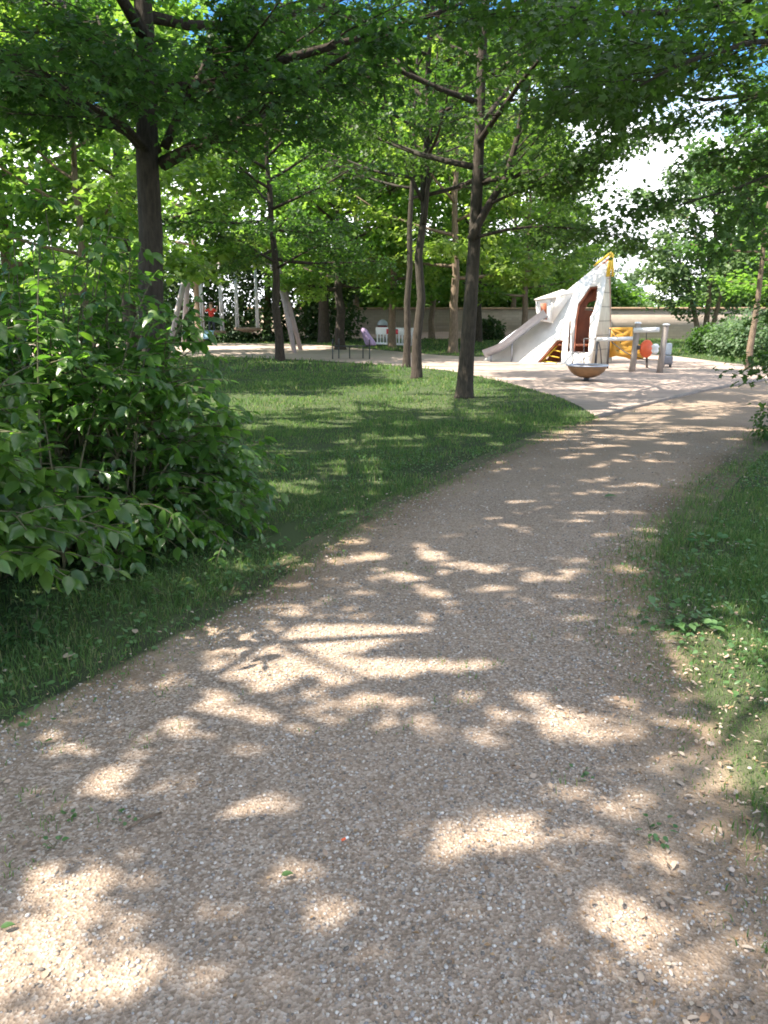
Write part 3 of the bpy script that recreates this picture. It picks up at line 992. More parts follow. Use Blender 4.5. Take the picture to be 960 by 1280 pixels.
# ---- farther trees: three kinds, copied
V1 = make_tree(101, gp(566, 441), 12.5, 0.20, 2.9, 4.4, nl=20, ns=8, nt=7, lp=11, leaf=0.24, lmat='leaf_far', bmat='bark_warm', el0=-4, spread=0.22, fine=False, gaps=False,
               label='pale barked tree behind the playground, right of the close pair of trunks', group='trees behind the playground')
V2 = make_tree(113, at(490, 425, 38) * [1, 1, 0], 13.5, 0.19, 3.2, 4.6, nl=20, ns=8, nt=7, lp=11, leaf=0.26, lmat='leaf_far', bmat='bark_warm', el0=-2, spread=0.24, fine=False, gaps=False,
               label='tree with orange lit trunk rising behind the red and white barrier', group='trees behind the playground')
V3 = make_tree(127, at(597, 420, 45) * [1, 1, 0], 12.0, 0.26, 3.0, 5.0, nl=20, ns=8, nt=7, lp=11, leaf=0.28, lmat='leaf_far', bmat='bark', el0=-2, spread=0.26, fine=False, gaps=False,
               label='dark trunked tree before the garden wall, left of the slide', group='trees behind the playground')
rr = random.Random(3)
far = [
    # px, Y, variant, height scale, material, label
    (20, 21, V1, 0.95, None, 'bright crown at the far left edge above the shrub'),
    (112, 17.5, V2, 0.62, None, 'thin trunked tree seen through the top of the shrub'),
    (-70, 19, V3, 0.8, None, 'sunlit crown leaning in from beyond the left edge'),
    (165, 30, V3, 1.1, None, 'tall sunlit tree behind the left swing leg'),
    (250, 44, V1, 1.25, None, 'tall crown behind the swing beam'),
    (335, 47, V2, 1.2, None, 'tall crown behind the right swing leg'),
    (405, 44, V3, 1.25, None, 'tall bright tree behind the dark hedge'),
    (445, 52, V1, 1.3, None, 'high crown behind the thin bench'),
    (425, 36, V3, 0.85, None, 'full bright crown behind the jacket end of the bench'),
    (655, 38, V1, 0.80, None, 'full bright crown behind the low end of the slide'),
    (540, 50, V2, 1.1, None, 'tree growing close before the wall between the lawn trunks'),
    (640, 54, V1, 1.05, None, 'mid green tree beyond the wall behind the slide'),
    (690, 58, V3, 0.80, None, 'rounded tree beyond the wall behind the play tower'),
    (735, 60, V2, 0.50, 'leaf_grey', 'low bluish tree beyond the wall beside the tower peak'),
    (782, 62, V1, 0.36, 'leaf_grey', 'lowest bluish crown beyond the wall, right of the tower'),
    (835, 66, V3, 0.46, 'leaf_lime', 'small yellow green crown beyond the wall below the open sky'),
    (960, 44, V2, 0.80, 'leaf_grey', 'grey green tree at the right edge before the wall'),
    (1010, 32, V1, 0.85, None, 'mid green tree leaning in at the right edge'),
    (930, 58, V3, 0.7, None, 'crown beyond the wall behind the many stemmed tree'),
]
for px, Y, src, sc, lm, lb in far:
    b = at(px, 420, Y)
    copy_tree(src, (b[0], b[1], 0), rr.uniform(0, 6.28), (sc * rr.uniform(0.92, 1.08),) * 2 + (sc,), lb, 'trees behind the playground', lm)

# tree with several stems before the wall at the right
m0 = gp(880, 431)
ym = m0[1]
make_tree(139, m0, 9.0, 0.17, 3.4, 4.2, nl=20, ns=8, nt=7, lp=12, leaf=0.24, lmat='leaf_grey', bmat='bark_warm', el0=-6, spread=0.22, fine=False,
          explicit=[([m0 + [-0.25, 0, 0], P2(870, 400, ym), P2(858, 350, ym), P2(840, 300, ym)], 0.17),
                    ([m0 + [0.3, 0, 0], P2(893, 400, ym), P2(905, 350, ym), P2(915, 300, ym)], 0.17),
                    ([m0 + [0.1, 0.1, 0], P2(884, 390, ym), P2(888, 340, ym), P2(880, 280, ym)], 0.15)],
          name='multi_stem_tree', label='grey green tree with several pale stems standing before the wall', group=None)
n0 = gp(936, 462)
make_tree(149, n0, 8.0, 0.10, 3.0, 2.6, nl=14, ns=7, nt=6, lp=10, leaf=0.16, bmat='bark_warm', el0=0, spread=0.16, fine=False,
          label='slim pale trunk standing by the right bushes at the playground edge')

# ---- bushes and hedges
def W(px, py, Y): return at(px, py, Y)


hb = []
for px, top in ((205, 335), (245, 330), (290, 325), (330, 330), (375, 330), (415, 345)):
    c = W(px, 420, 46); z = W(px, top, 46)[2]
    hb.append(((c[0], c[1], z * 0.42), (1.7, 1.5, z * 0.60)))
make_bush(201, hb, 15000, 0.24, 'leaf_dark', 'tall_hedge', 'tall dark hedge behind the swing and the bench', cat='hedge')
c = W(884, 440, 32)
make_bush(211, [((c[0], 32, 0.5), (0.75, 0.7, 0.62))], 2600, 0.13, 'leaf_near', 'bush', 'small round dark bush at the foot of the many stemmed tree', 'bushes at the right of the playground')
c = W(915, 440, 30); c2 = W(948, 440, 29)
make_bush(223, [((c[0], 30, 0.6), (0.9, 0.8, 0.75)), ((c2[0], 29, 0.75), (1.2, 0.9, 0.95))], 5200, 0.14, 'leaf_grey', 'bush', 'broad pale green bush beside the slim pale trunk', 'bushes at the right of the playground')
c = W(610, 415, 49)
make_bush(229, [((c[0], 49, 0.5), (0.9, 0.6, 0.75))], 1500, 0.2, 'leaf_dark', 'bush', 'dark bush at the foot of the wall left of the slide', None)
c = W(985, 540, 9.6)
make_bush(233, [((c[0], 9.9, 0.25), (0.30, 0.3, 0.26))], 450, 0.07, 'leaf_near', 'bush', 'small leafy bush on the grass at the right edge by the path bend', None)

row = [(-30, 6.5), (60, 6.0), (150, 6.8), (440, 5.2), (505, 4.6), (560, 5.4), (615, 4.9), (668, 5.6), (718, 4.8), (760, 3.6), (900, 4.6), (960, 5.4), (1030, 5.8)]
rs = random.Random(8)
wild = None
for k, (px, h) in enumerate(row):
    c = W(px, 420, 57 + rs.uniform(-1.5, 1.5))
    words = ['behind the far left crowns', 'behind the shrub top', 'behind the big trunk', 'left of the orange lit trunk', 'right of the orange lit trunk', 'between the close pair of trunks and the forked tree',
             'just right of the forked tree', 'behind the slide', 'behind the tower slope', 'right of the tower, lowest of the row', 'behind the many stemmed tree', 'at the right behind the slim pale trunk', 'beyond the right edge'][k]
    lb = 'wild green thicket beyond the wall, ' + words
    if wild is None:
        wild = make_bush(241, [((c[0], c[1], 2.4), (2.6, 1.8, 2.6)), ((c[0] - 1.4, c[1], 1.6), (1.8, 1.6, 1.9)), ((c[0] + 1.6, c[1], 1.8), (1.8, 1.6, 2.2)), ((c[0] + .4, c[1], 3.9), (1.5, 1.3, 1.3))],
                         9000, 0.30, 'leaf_far', 'thicket', lb, 'thickets beyond the wall', cat='thicket')
        wild.scale = (1, 1, h / 5.2)
    else:
        copy_tree(wild, (c[0], c[1], 0), rs.choice([0.3, 3.4, -0.4, 2.9]), (1.15, 1.1, h / 5.2), lb, 'thickets beyond the wall', rs.choice([None, None, 'leaf_grey', 'leaf_dark']))
# wall behind everything
wb = MB()
wl, wr = np.array([-9.0, 51.5]), np.array([34.0, 50.0])
d = wr - wl; L = np.linalg.norm(d); ang = math.atan2(d[1], d[0]); c = (wl + wr) / 2
wroot = empty('garden_wall', (c[0], c[1], 0), 'long tan masonry garden wall closing off the far side of the playground', 'wall')
wb.box((c[0], c[1], 0.92), (L, 0.35, 1.9), ang)
wb.build('wall_body', M['wall'], wroot)
cb = MB(); cb.box((c[0], c[1], 1.93), (L, 0.5, 0.115), ang)
cb.build('coping', M['coping'], wroot, bevel=0.02)


# ------------------------------------------------------------------ the shrub in front on the left
def arching_shrub(seed, c, rad, nst, leaf, label, zmin=0.0, base_r=0.35, side=3, per=9):
    rng = np.random.default_rng(seed)
    root = empty('leafy_shrub', (c[0], c[1], 0), label, 'shrub', 'leafy shrubs beside the path')
    mb = MB(); P, D, Nn, S = [], [], [], []

    def leaves(line, k, t0):
        for j in range(k):
            t = t0 + (1 - t0) * (j + 0.5 + rng.uniform(-.3, .3)) / k
            p, d = lerp_line(line, t)
            sd = unit(np.cross(d, [0, 0, 1]))
            for sgn in (1, -1):
                if rng.random() < 0.1: continue
                P.append(p + rng.normal(0, 0.008, 3))
                D.append(d * 0.55 + sd * sgn * rng.uniform(0.6, 1.1) + np.array([0, 0, -0.48 + rng.normal(0, 0.32)]))
                Nn.append(np.array([rng.normal(0, .5) + sd[0] * sgn * -.15, rng.normal(0, .5) - 0.1, 1.0]))
                S.append((0.55 + 0.6 * math.sin(PI * min(1, 0.25 + 0.75 * (1 - t)))) * rng.uniform(0.55, 1.25))
        p, d = lerp_line(line, 1)
        P.append(p); D.append(d + np.array([0, 0, -.2])); Nn.append(np.array([0, 0, 1.0]) + rng.normal(0, .3, 3)); S.append(0.8)

    for i in range(nst):
        a = rng.uniform(0, 2 * PI); cz = rng.uniform(0.0, 1.0) ** 1.45; sr = math.sqrt(1 - cz * cz)
        f = rng.uniform(0.55, 1.0) ** 0.6
        tip = np.array([c[0] + rad[0] * sr * math.cos(a) * f, c[1] + rad[1] * sr * math.sin(a) * f, rad[2] * cz * f])
        if tip[2] < zmin: continue
        b = np.array([c[0] + rng.normal(0, base_r), c[1] + rng.normal(0, base_r), 0])
        h = np.array([0, 0, 1.0]) * (0.35 * rad[2] * (0.5 + sr * 0.8))
        mid = b * 0.45 + tip * 0.55 + h * 0.55
        t = np.linspace(0, 1, 9)[:, None]
        line = (1 - t) ** 2 * b + 2 * t * (1 - t) * mid + t ** 2 * tip
        mb.tube(line, np.linspace(0.010, 0.0025, 9), 5, False)
        leaves(line, per, 0.42)
        for s in range(side):
            q, d = lerp_line(line, rng.uniform(0.4, 0.92))
            az = math.atan2(d[1], d[0]) + rng.choice([-1, 1]) * rng.uniform(0.5, 1.3)
            sh = bend_line(rng, q, az, rng.uniform(-0.2, 0.5), rng.uniform(0.16, 0.42), 5, -0.5, 0.1)
            mb.tube(sh, [0.004, 0.0035, 0.003, 0.002, 0.0015], 4, False)
            leaves(sh, 5, 0.1)
    P, D, Nn, S = np.array(P), np.array(D), np.array(Nn), np.array(S)
    ok = P[:, 2] > max(0.03, zmin - 0.12)
    g = P[:, :2] - SDIR[:2] / SDIR[2] * P[:, 2:3]
    for fx_, fy_, rx, ry in FLECKS[:-150]:
        ok &= ~((((g[:, 0] - fx_) / (rx + 0.03)) ** 2 + ((g[:, 1] - fy_) / (ry + 0.03)) ** 2 < 1) & (rng.random(len(P)) < 0.12) & (P[:, 2] < 1.4))
    P, D, Nn, S = P[ok], D[ok], Nn[ok], S[ok]
    V, F = leaf_mesh(P, D, unit(Nn), leaf * S, leaf * S * 0.98, 'ovate')
    mb.build('stems', M['stem'], root, smooth=True)
    obj_np('foliage', V, F, M['leaf_shrub'], root, smooth=True)
    return root


arching_shrub(301, (-2.35, 5.4), (1.68, 1.15, 2.5), 275, 0.092, 'wide dark green shrub with pointed leaves spreading toward the lawn')
arching_shrub(307, (-2.65, 3.6), (1.45, 0.85, 2.25), 140, 0.095, 'nearer leafy shrub at the left edge with larger looking leaves', zmin=0.36)
arching_shrub(311, (-3.5, 6.6), (1.3, 1.0, 2.15), 90, 0.095, 'leafy shrub farther back at the left edge under the big tree', side=2)

# ---- low weeds and single things on the ground
def weed(seed, x, y, label, n=26, s=0.045, r=0.12, h=0.08, name='weed_plant'):
    rng = np.random.default_rng(seed)
    root = empty(name, (x, y, 0), label, 'weed', 'low weeds along the path')
    a = rng.uniform(0, 2 * PI, n); q = r * np.sqrt(rng.random(n))
    P = np.stack([x + q * np.cos(a), y + q * np.sin(a), h * rng.uniform(0.35, 1.0, n)], 1)
    D = np.stack([np.cos(a), np.sin(a), rng.normal(0.1, .3, n)], 1)
    V, F = leaf_mesh(P, D, unit(np.stack([rng.normal(0, .3, n), rng.normal(0, .3, n), np.ones(n)], 1)), s * rng.uniform(.6, 1.2, n), s * 1.25, 'ovate')
    mb = MB()
    for p, d in zip(P[::2], D[::2]):
        mb.tube([(x + rng.normal(0, .01), y + rng.normal(0, .01), 0), p * [1, 1, .8]], 0.0015, 4, False)
    mb.build('stems', M['stem'], root)
    obj_np('leaves', V, F, M['weed'], root)


for i, (px, py, lb, n, s, r, h) in enumerate((
        (120, 735, 'broad leafed weeds under the low edge of the shrub', 34, 0.05, 0.22, 0.13),
        (330, 690, 'weeds at the grass edge below the tip of the shrub', 26, 0.04, 0.16, 0.11),
        (40, 800, 'tall weeds at the left edge below the shrub', 30, 0.05, 0.16, 0.20),
        (842, 778, 'spreading round leaved weed where the right grass meets the path', 40, 0.055, 0.20, 0.07),
        (900, 690, 'low weed deep in the shade of the right grass', 26, 0.06, 0.20, 0.10),
        (870, 790, 'smaller weed beside the round leaved weed at the grass edge', 18, 0.05, 0.12, 0.07),
        (208, 745, 'pale leafed weed in the grass below the shrub', 22, 0.055, 0.13, 0.12),
        (285, 745, 'taller weed at the grass edge under the shrub', 22, 0.04, 0.10, 0.14),
        (68, 1062, 'tiny seedling in the gravel at the lower left', 7, 0.02, 0.025, 0.035),
        (82, 1025, 'small tuft of leaves in the gravel just above the tiny seedling', 8, 0.018, 0.03, 0.02),
        (160, 1020, 'flat weed in the gravel beside the dry stick', 10, 0.018, 0.05, 0.015),
        (725, 970, 'small weed in the litter along the right side of the gravel', 10, 0.02, 0.05, 0.02),
        (820, 1045, 'grassy weed in the dry leaves at the lower right', 14, 0.022, 0.07, 0.04))):
    p = gp(px, py)
    weed(400 + i, p[0], p[1], lb, n, s, r, h)


def ground_leaf(px, py, ln, az, mat, label, seed, wd=0.9, cat='leaf'):
    p = gp(px, py); rng = np.random.default_rng(seed)
    V, F = leaf_mesh(np.array([[p[0], p[1], 0.024]]), np.array([[math.cos(az), math.sin(az), 0.12]]), np.array([[0.15, -0.1, 1.0]]), ln, ln * wd, 'ovate')
    V2 = V - np.array([0, 0, 0.002])
    o = obj_np('fallen_leaf', np.vstack([V, V2]), np.vstack([F, F[:, ::-1] + len(V)]), mat, smooth=True)
    tag(o, label, cat, 'single leaves lying on the gravel')


ground_leaf(352, 1102, 0.035, 0.2, M['weed'], 'pale green fallen leaf on the gravel near the bottom', 1)
ground_leaf(755, 624, 0.12, 0.1, M['weed'], 'grey green leaf lying alone on the path near the bend', 2, 0.7)
ground_leaf(78, 828, 0.07, 0.6, M['litter'], 'large tan dead leaf at the grass edge below the shrub', 3)
ground_leaf(170, 797, 0.06, 2.0, M['litter'], 'pale dead leaf in the grass under the shrub', 4)
ground_leaf(905, 828, 0.06, 1.0, M['litter'], 'pale dry leaf on the sunny grass at the right', 5)
ground_leaf(2, 1168, 0.035, 0.3, M['weed'], 'green fallen leaf on the gravel at the lower left edge', 6)
ground_leaf(800, 1238, 0.035, 1.3, M['litter'], 'tan dry leaf among the litter at the lower right', 7)
ground_leaf(842, 1140, 0.04, 2.3, M['litter'], 'pinkish dry leaf among the litter at the right side', 8)
# cigarette butt
b = gp(427, 1058)
r_ = empty('cigarette_butt', (b[0], b[1], 0), 'white and orange cigarette butt lying on the gravel', 'cigarette butt')
dv = np.array([0.8, 0.5, 0.1]); dv /= np.linalg.norm(dv)
q = np.array([b[0], b[1], 0.022])
MB().tube([q, q + dv * 0.014], 0.0038, 10).build('filter', M['orange'], r_, True)
MB().tube([q + dv * 0.0141, q + dv * 0.024], 0.0037, 10).build('paper', M['white_paint'], r_, True)
# stick
s0, s1, s2 = gp(158, 1043), gp(180, 1032), gp(203, 1022)
stick = MB().tube([s0 + [0, 0, .018], s1 + [0, 0, .026], s2 + [0, 0, .02]], [0.004, 0.005, 0.0035], 6).build('dry_stick', M['bark_warm'], None, True)
tag(stick, 'short reddish dry stick lying on the gravel at the lower left', 'stick')

# ------------------------------------------------------------------ the play tower with its slide
gL, gR, gB = gp(603, 451), gp(738, 456.5), gp(765, 452.5)
apex = at(763, 318, gB[1])
tower = empty('play_tower', ((gL + gR + gB) / 3) * [1, 1, 0], 'tall white wedge shaped play tower with yellow peak and steel slide', 'play tower')
nF = np.cross(gR - gL, apex - gL); nF /= np.linalg.norm(nF)
if nF[1] > 0: nF = -nF
F_ = lambda x, y: onplane(x, y, gL, nF)
door = [F_(x, y) for x, y in ((737.4, 358.3), (747, 357), (745.7, 374), (742, 389), (737.7, 396.5), (735.6, 440), (716, 440), (718.8, 400.6), (722.4, 379.5))]
tri = [F_(x, y) for x, y in ((696, 425), (703.4, 425), (701, 453.9), (671, 452.9))]
slit = [F_(x, y) for x, y in ((711.6, 401), (713.6, 401), (712.2, 440), (709.0, 440))]
fx = lambda x, y: [p for p in (F_(x, y),)]
V, F = plate([gL, gR, apex], [door, tri, slit], 0.05, nF)
fix_normals(MB().add(V, F).build('front_panel', M['white_panel'], tower))
# reddish lining just behind the openings
def reveal(hole, depth, grow=0.0):
    n = len(hole); V = [np.array(p) - nF * 0.052 for p in hole] + [np.array(p) - nF * (0.052 + depth) for p in hole]
    return V, [(i, (i + 1) % n, (i + 1) % n + n, i + n) for i in range(n)]
mb = MB()
for h in (door, tri): mb.add(*reveal(h, 0.10))
lin = mb.build('opening_lining', M['redwood'], tower)
so = lin.modifiers.new('s', 'SOLIDIFY'); so.thickness = 0.03
# right side of planks
nS = np.cross(gB - gR, apex - gR); nS /= np.linalg.norm(nS)
if nS[0] < 0: nS = -nS
V, F = plate([gR + nF * -0.06, gB, apex - [0, 0, 0.04]], [], 0.05, nS)
fix_normals(MB().add(V, F).build('side_panel', M['plank'], tower))
# back, with a window
nB = np.cross(gB - gL, apex - gL); nB /= np.linalg.norm(nB)
if nB[1] < 0: nB = -nB
gLb = gL + [0.25, 0.35, 0]
nB = np.cross(gB - gLb, apex - gLb); nB /= np.linalg.norm(nB)
if nB[1] < 0: nB = -nB
K_ = lambda x, y: onplane(x, y, gLb, nB)
win = [K_(x, y) for x, y in ((730.6, 387.5), (736, 378), (745.5, 375.5), (743.5, 389))]
win2 = [K_(x, y) for x, y in ((680, 447), (690, 432), (692, 436), (684, 449))]
V, F = plate([gLb - nB * .06, gB - [.04, 0, 0] - nB * .06, apex - [0, 0, .08] - nB * .06], [[w - nB * .06 for w in win], [w - nB * .06 for w in win2]], 0.04, nB)
fix_normals(MB().add(V, F).build('back_panel', M['redwood'], tower))
# platform and ladder inside
fl = MB()
c0 = (gL * 0.28 + gR * 0.72) * 0.55 + gB * 0.45
pz = 0.62
tz_ = pz / apex[2]
cen = (gL + gR + gB) / 3
pts = []
for q_ in (gR, gB, gL * .5 + gB * .5, gL * .5 + gR * .5):
    w_ = q_ * (1 - tz_) + apex * tz_; c2 = cen * (1 - tz_) + apex * tz_
    pts.append(c2 + (w_ - c2) * 0.80)
Vp_ = [np.array([p[0], p[1] + 0.03, pz]) for p in pts] + [np.array([p[0], p[1] + 0.03, pz - 0.06]) for p in pts]
fl.add(Vp_, [(0, 1, 2, 3), (7, 6, 5, 4), (0, 4, 5, 1), (1, 5, 6, 2), (2, 6, 7, 3), (3, 7, 4, 0)])
fix_normals(fl.build('platform', M['redwood'], tower))
lad = MB()
for k in range(5):
    t = k / 4
    a = F_(668 + 27 * t, 455 - 29 * t) - nF * 0.22; b_ = F_(690 + 13 * t, 457 - 27 * t) - nF * 0.22
    lad.tube([a, b_], 0.022, 6)
lad.tube([F_(668, 455) - nF * .22, F_(696, 426) - nF * .22], 0.03, 6)
lad.build('climbing_ladder', M['yellow'], tower, True)
st = MB()
for k in range(4):
    p = F_(726, 444 - k * 11) - nF * (0.25 + 0.2 * k)
    st.box((p[0], p[1], max(.08, p[2])), (0.5, 0.22, 0.05))
st.build('step', M['redwood'], tower)
# dormer where the slide starts
dc = F_(680, 388); Yd = dc[1] - 0.66
da, db, dcc, dd = at(669.5, 374.5, Yd), at(688.5, 371.5, Yd), at(690.5, 404, Yd - .02), at(671.5, 400.5, Yd - .02)
h1 = [at(x, y, Yd - .004) for x, y in ((675.8, 379.5), (683.4, 378.8), (684.2, 399.6), (676.2, 399))]
V, F = plate([da, db, dcc, dd], [h1], 0.05, [0, -1, 0])
fix_normals(MB().add(V, F).build('dormer_front', M['white_panel'], tower))
V, F = plate([at(x, y, Yd + .35) for x, y in ((674, 378), (686, 377), (686.5, 401), (675, 400))], [], 0.03, [0, -1, 0])
fix_normals(MB().add(V, F).build('dormer_board', M['redwood'], tower))
p1, p2 = F_(717, 365.5), F_(703, 362)
nrm = np.cross(dcc - db, p1 - db)
if nrm[0] < 0: nrm = -nrm
V, F = plate([db + [.002, .052, 0], dcc + [.002, .052, 0], p1], [], 0.04, nrm)
fix_normals(MB().add(V, F).build('dormer_flank', M['white_panel'], tower))
nrm = np.cross(db - da, p2 - da)
if nrm[2] < 0: nrm = -nrm
up_ = np.array([0, 0, 0.012])
V, F = plate([da + up_ + [-.06, -.05, 0], db + up_ + [.06, -.05, 0], p1 + up_, p2 + up_], [], 0.045, nrm)
o = fix_normals(MB().add(V, F).build('dormer_roof', M['white_panel'], tower))
pl_ = F_(672, 396)
nrm = np.cross(dd - da, pl_ - da)
if nrm[0] > 0: nrm = -nrm
V, F = plate([da + [0, .052, 0], dd + [0, .052, 0], pl_], [], 0.04, nrm)
fix_normals(MB().add(V, F).build('dormer_cheek', M['redwood'], tower))
# yellow peak: a folded strip along both upper edges
mb = MB()
def strip(a, b, w, n, t):
    d = unit(b - a); s = np.cross(n, d); s /= np.linalg.norm(s)
    pts = [a, b, b + s * w, a + s * w]
    V = [p + n * t for p in pts] + [p - n * t for p in pts]
    mb.add(V, [(0, 1, 2, 3), (7, 6, 5, 4), (0, 4, 5, 1), (1, 5, 6, 2), (2, 6, 7, 3), (3, 7, 4, 0)])
top_ = apex + np.array([0.02, 0, 0.03])
strip(F_(743, 333) + nF * .012, top_ + nF * .012, 0.055, nF, 0.016)
strip(top_ + nF * .015, F_(757.6, 346) + nF * .015, 0.12, nF, 0.016)
strip(top_ + nS * .02, top_ + (gB - apex) * 0.21 + nS * .02, 0.16 , nS, 0.018)
strip(top_ + nS * .021, top_ + (gR - apex) * 0.20 + nS * .021, -0.12 , nS, 0.018)
fix_normals(mb.build('yellow_peak', M['yellow'], tower))
# steel slide
ctr = [F_(688, 398) + nF * .34, F_(684, 400.5) + nF * .34, F_(668, 411.5) + nF * .34, F_(651, 424.5) + nF * .34, F_(636, 437) + nF * .36, F_(628, 443) + nF * .38]
ctr[-1][2] = max(ctr[-1][2], 0.32)
e2 = F_(613, 450) + nF * .40; e2[2] = 0.26
ctr += [e2]
CT = np.array(ctr)
tt = np.linspace(0, 1, 40)
fine_ = np.stack([np.interp(tt, np.linspace(0, 1, len(CT)), CT[:, k]) for k in range(3)], 1)
for _ in range(14): fine_[1:-1] = (fine_[:-2] + 2 * fine_[1:-1] + fine_[2:]) / 4
prof = []
for k in range(13):
    a = PI + PI * k / 12
    prof.append((0.27 * math.cos(a) * 1.2, 0.20 + 0.24 * math.sin(a)))
prof += [(0.365, 0.20)] + [(0.355 * math.cos(2 * PI - PI * k / 12), 0.20 + 0.275 * math.sin(2 * PI - PI * k / 12)) for k in range(13)] + [(-0.365, 0.20)]
Vs, Fs = [], []
T_ = np.gradient(fine_, axis=0); T_ = unit(T_)
m = len(prof)
for i in range(40):
    t = T_[i]; s = np.cross(t, [0, 0, 1.0]); s /= np.linalg.norm(s); u = np.cross(s, t)
    for x, z in prof: Vs.append(fine_[i] + s * x + u * (z - 0.05))
for i in range(39):
    for k in range(m):
        k2 = (k + 1) % m
        Fs.append((i * m + k, i * m + k2, (i + 1) * m + k2, (i + 1) * m + k))
fix_normals(obj_np('slide_chute', np.array(Vs), Fs, M['steel'], tower, True))
for q in (fine_[36], fine_[22]):
    MB().tube([[q[0], q[1], 0], [q[0], q[1], q[2] - 0.08]], 0.03, 8).build('slide_leg', M['steel'], tower, True)

# ------------------------------------------------------------------ spinning bowl
cb_ = gp(733, 476)
bowl = empty('spinning_bowl', (cb_[0], cb_[1], 0), 'brown bowl shaped spinner with pale rim on a short stem before the tower', 'playground spinner')
prof = [(0.02, 0.075), (0.16, 0.085), (0.30, 0.14), (0.40, 0.225), (0.455, 0.31), (0.475, 0.36)]
ms = MB().lathe((cb_[0], cb_[1], 0), prof + [(0.45, 0.36), (0.38, 0.26), (0.2, 0.16), (0.0, 0.14)], 40)
bw_ = fix_normals(ms.build('bowl', M['rust'], bowl, True))
rm = MB().lathe((cb_[0], cb_[1], 0), [(0.44, 0.362), (0.50, 0.362), (0.52, 0.375), (0.50, 0.392), (0.44, 0.392), (0.44, 0.362)], 40)
fix_normals(rm.build('rim', M['galv'], bw_, True))
MB().lathe((cb_[0], cb_[1], 0), [(0.0, 0.0), (0.07, 0.0), (0.065, 0.09), (0.0, 0.09)], 16).build('stem', M['dark_metal'], bowl, True)

# steel hoop rail standing between bowl and tower
h0 = gp(716, 457.5); Yh = h0[1]
hoop = empty('hoop_rail', (h0[0], Yh, 0), 'thin dark bent hoop rail standing between the bowl and the tower', 'rail')
mb = MB()
mb.tube([gp(715.5, 457.5), at(716.5, 441.5, Yh)], 0.018, 6)
mb.tube([at(714, 441.5, Yh), at(738, 440, Yh - .1)], 0.016, 6)
mb.build('step_rail', M['dark_metal'], hoop, True)
MB().tube([at(730, 423.5, Yh), at(744, 423.5, Yh), at(748, 426, Yh), at(750.5, 437, Yh), at(752, 457.0, Yh)], 0.02, 6).build('arch', M['dark_metal'], hoop, True)
MB().tube([at(730, 423.5, Yh), at(730, 457.2, Yh)], 0.016, 6).build('post', M['dark_metal'], hoop, True)

# ------------------------------------------------------------------ play frame: two wooden posts with bars, drum and ochre panel
p1g, p2g = gp(790, 464.5), gp(824.5, 466)
fr = empty('post_and_beam_toy', tuple((p1g + p2g) / 2), 'two grey wooden posts with white bars, a hanging orange disc and an ochre board', 'playground toy')
for pg, topy in ((p1g, 404.5), (p2g, 406.5)):
    tp_ = at(0, topy, pg[1])[2]
    lean_ = 0.06
    o = MB().tube([[pg[0], pg[1], 0], [pg[0] + lean_ * .5, pg[1], tp_ * .5], [pg[0] + lean_, pg[1], tp_ - .02], [pg[0] + lean_, pg[1], tp_]], [0.088, 0.082, 0.08, 0.072], 14).build('post', M['greywood'], fr, True)
    MB().lathe((pg[0] + lean_, pg[1], tp_ + 0.003), [(0.0, 0.05), (0.07, 0.04), (0.105, 0.012), (0.105, 0.0), (0.0, 0.0)], 16).build('cap', M['white_paint'], o, True)
Y1 = p1g[1]
MB().tube([at(746, 424.5, Y1 + .25), at(791, 423, Y1)], 0.055, 10).build('long_bar', M['white_paint'], fr, True)
MB().tube([at(793, 413, Y1 - .02), at(824, 412, p2g[1] - .02)], 0.07, 10).build('cross_bar', M['white_paint'], fr, True)
ob = at(808, 436, Y1)
mb = MB()
V = []; n = 20
dz = MB().lathe((0, 0, 0), [(0.0, -0.05), (0.22, -0.05), (0.25, -0.02), (0.25, 0.02), (0.22, 0.05), (0.0, 0.05)], 24)
vv = np.array(dz.V)
vv = np.stack([vv[:, 0] * 0.85, vv[:, 2], vv[:, 1]], 1)
rz_ = R_(18); vv = np.stack([vv[:, 0] * math.cos(rz_) - vv[:, 1] * math.sin(rz_), vv[:, 0] * math.sin(rz_) + vv[:, 1] * math.cos(rz_), vv[:, 2]], 1)
disc = obj_np('orange_disc', vv + ob, dz.F, M['orange'], fr, True); fix_normals(disc)
hub = at(797.5, 434.5, Y1 - .05)
MB().tube([hub + [-.05, 0, 0], hub + [.12, .05, 0]], 0.06, 12).build('hub', M['dark_metal'], fr, True)
MB().tube([at(808, 413, Y1), at(808, 427, Y1)], 0.012, 6).build('hanger', M['dark_metal'], fr, True)
MB().tube([at(808.5, 446, Y1 + .02), gp(808.5, 459)], [0.03, 0.035], 8).build('lower_post', M['dark_metal'], fr, True)
kb_ = at(819, 437, p2g[1] - .12)
kn = MB().lathe(tuple(kb_ - [0, 0, .12]), [(0.0, 0.0), (0.07, 0.02), (0.10, 0.09), (0.08, 0.16), (0.11, 0.20), (0.06, 0.27), (0.0, 0.28)], 14)
fix_normals(kn.build('white_knob', M['white_paint'], fr, True))
Yp = Y1 + 1.3
brd = [at(x, y, Yp) for x, y in ((762, 409.5), (791, 409), (791, 424), (801, 432), (806, 441), (804, 449), (790, 450), (782, 447), (770, 445), (762, 447))]
holes = []
for hx, hy in ((770, 418), (779, 416), (786, 421), (768, 430), (776, 428), (785, 433), (772, 438), (793, 441)):
    holes.append([at(hx + 1.1 * math.cos(a), hy + 1.1 * math.sin(a), Yp) for a in np.linspace(0, 2 * PI, 9)[:-1]])
V, F = plate(brd, holes, 0.04, [0, -1, 0])
fix_normals(MB().add(V, F).build('climbing_board', M['ochre'], fr))
MB().tube([at(762.5, 411, Yp - .06), at(762.5, 411, Yp - .06) * [1, 1, 0]], 0.035, 8).build('pole', M['dark_metal'], fr, True)
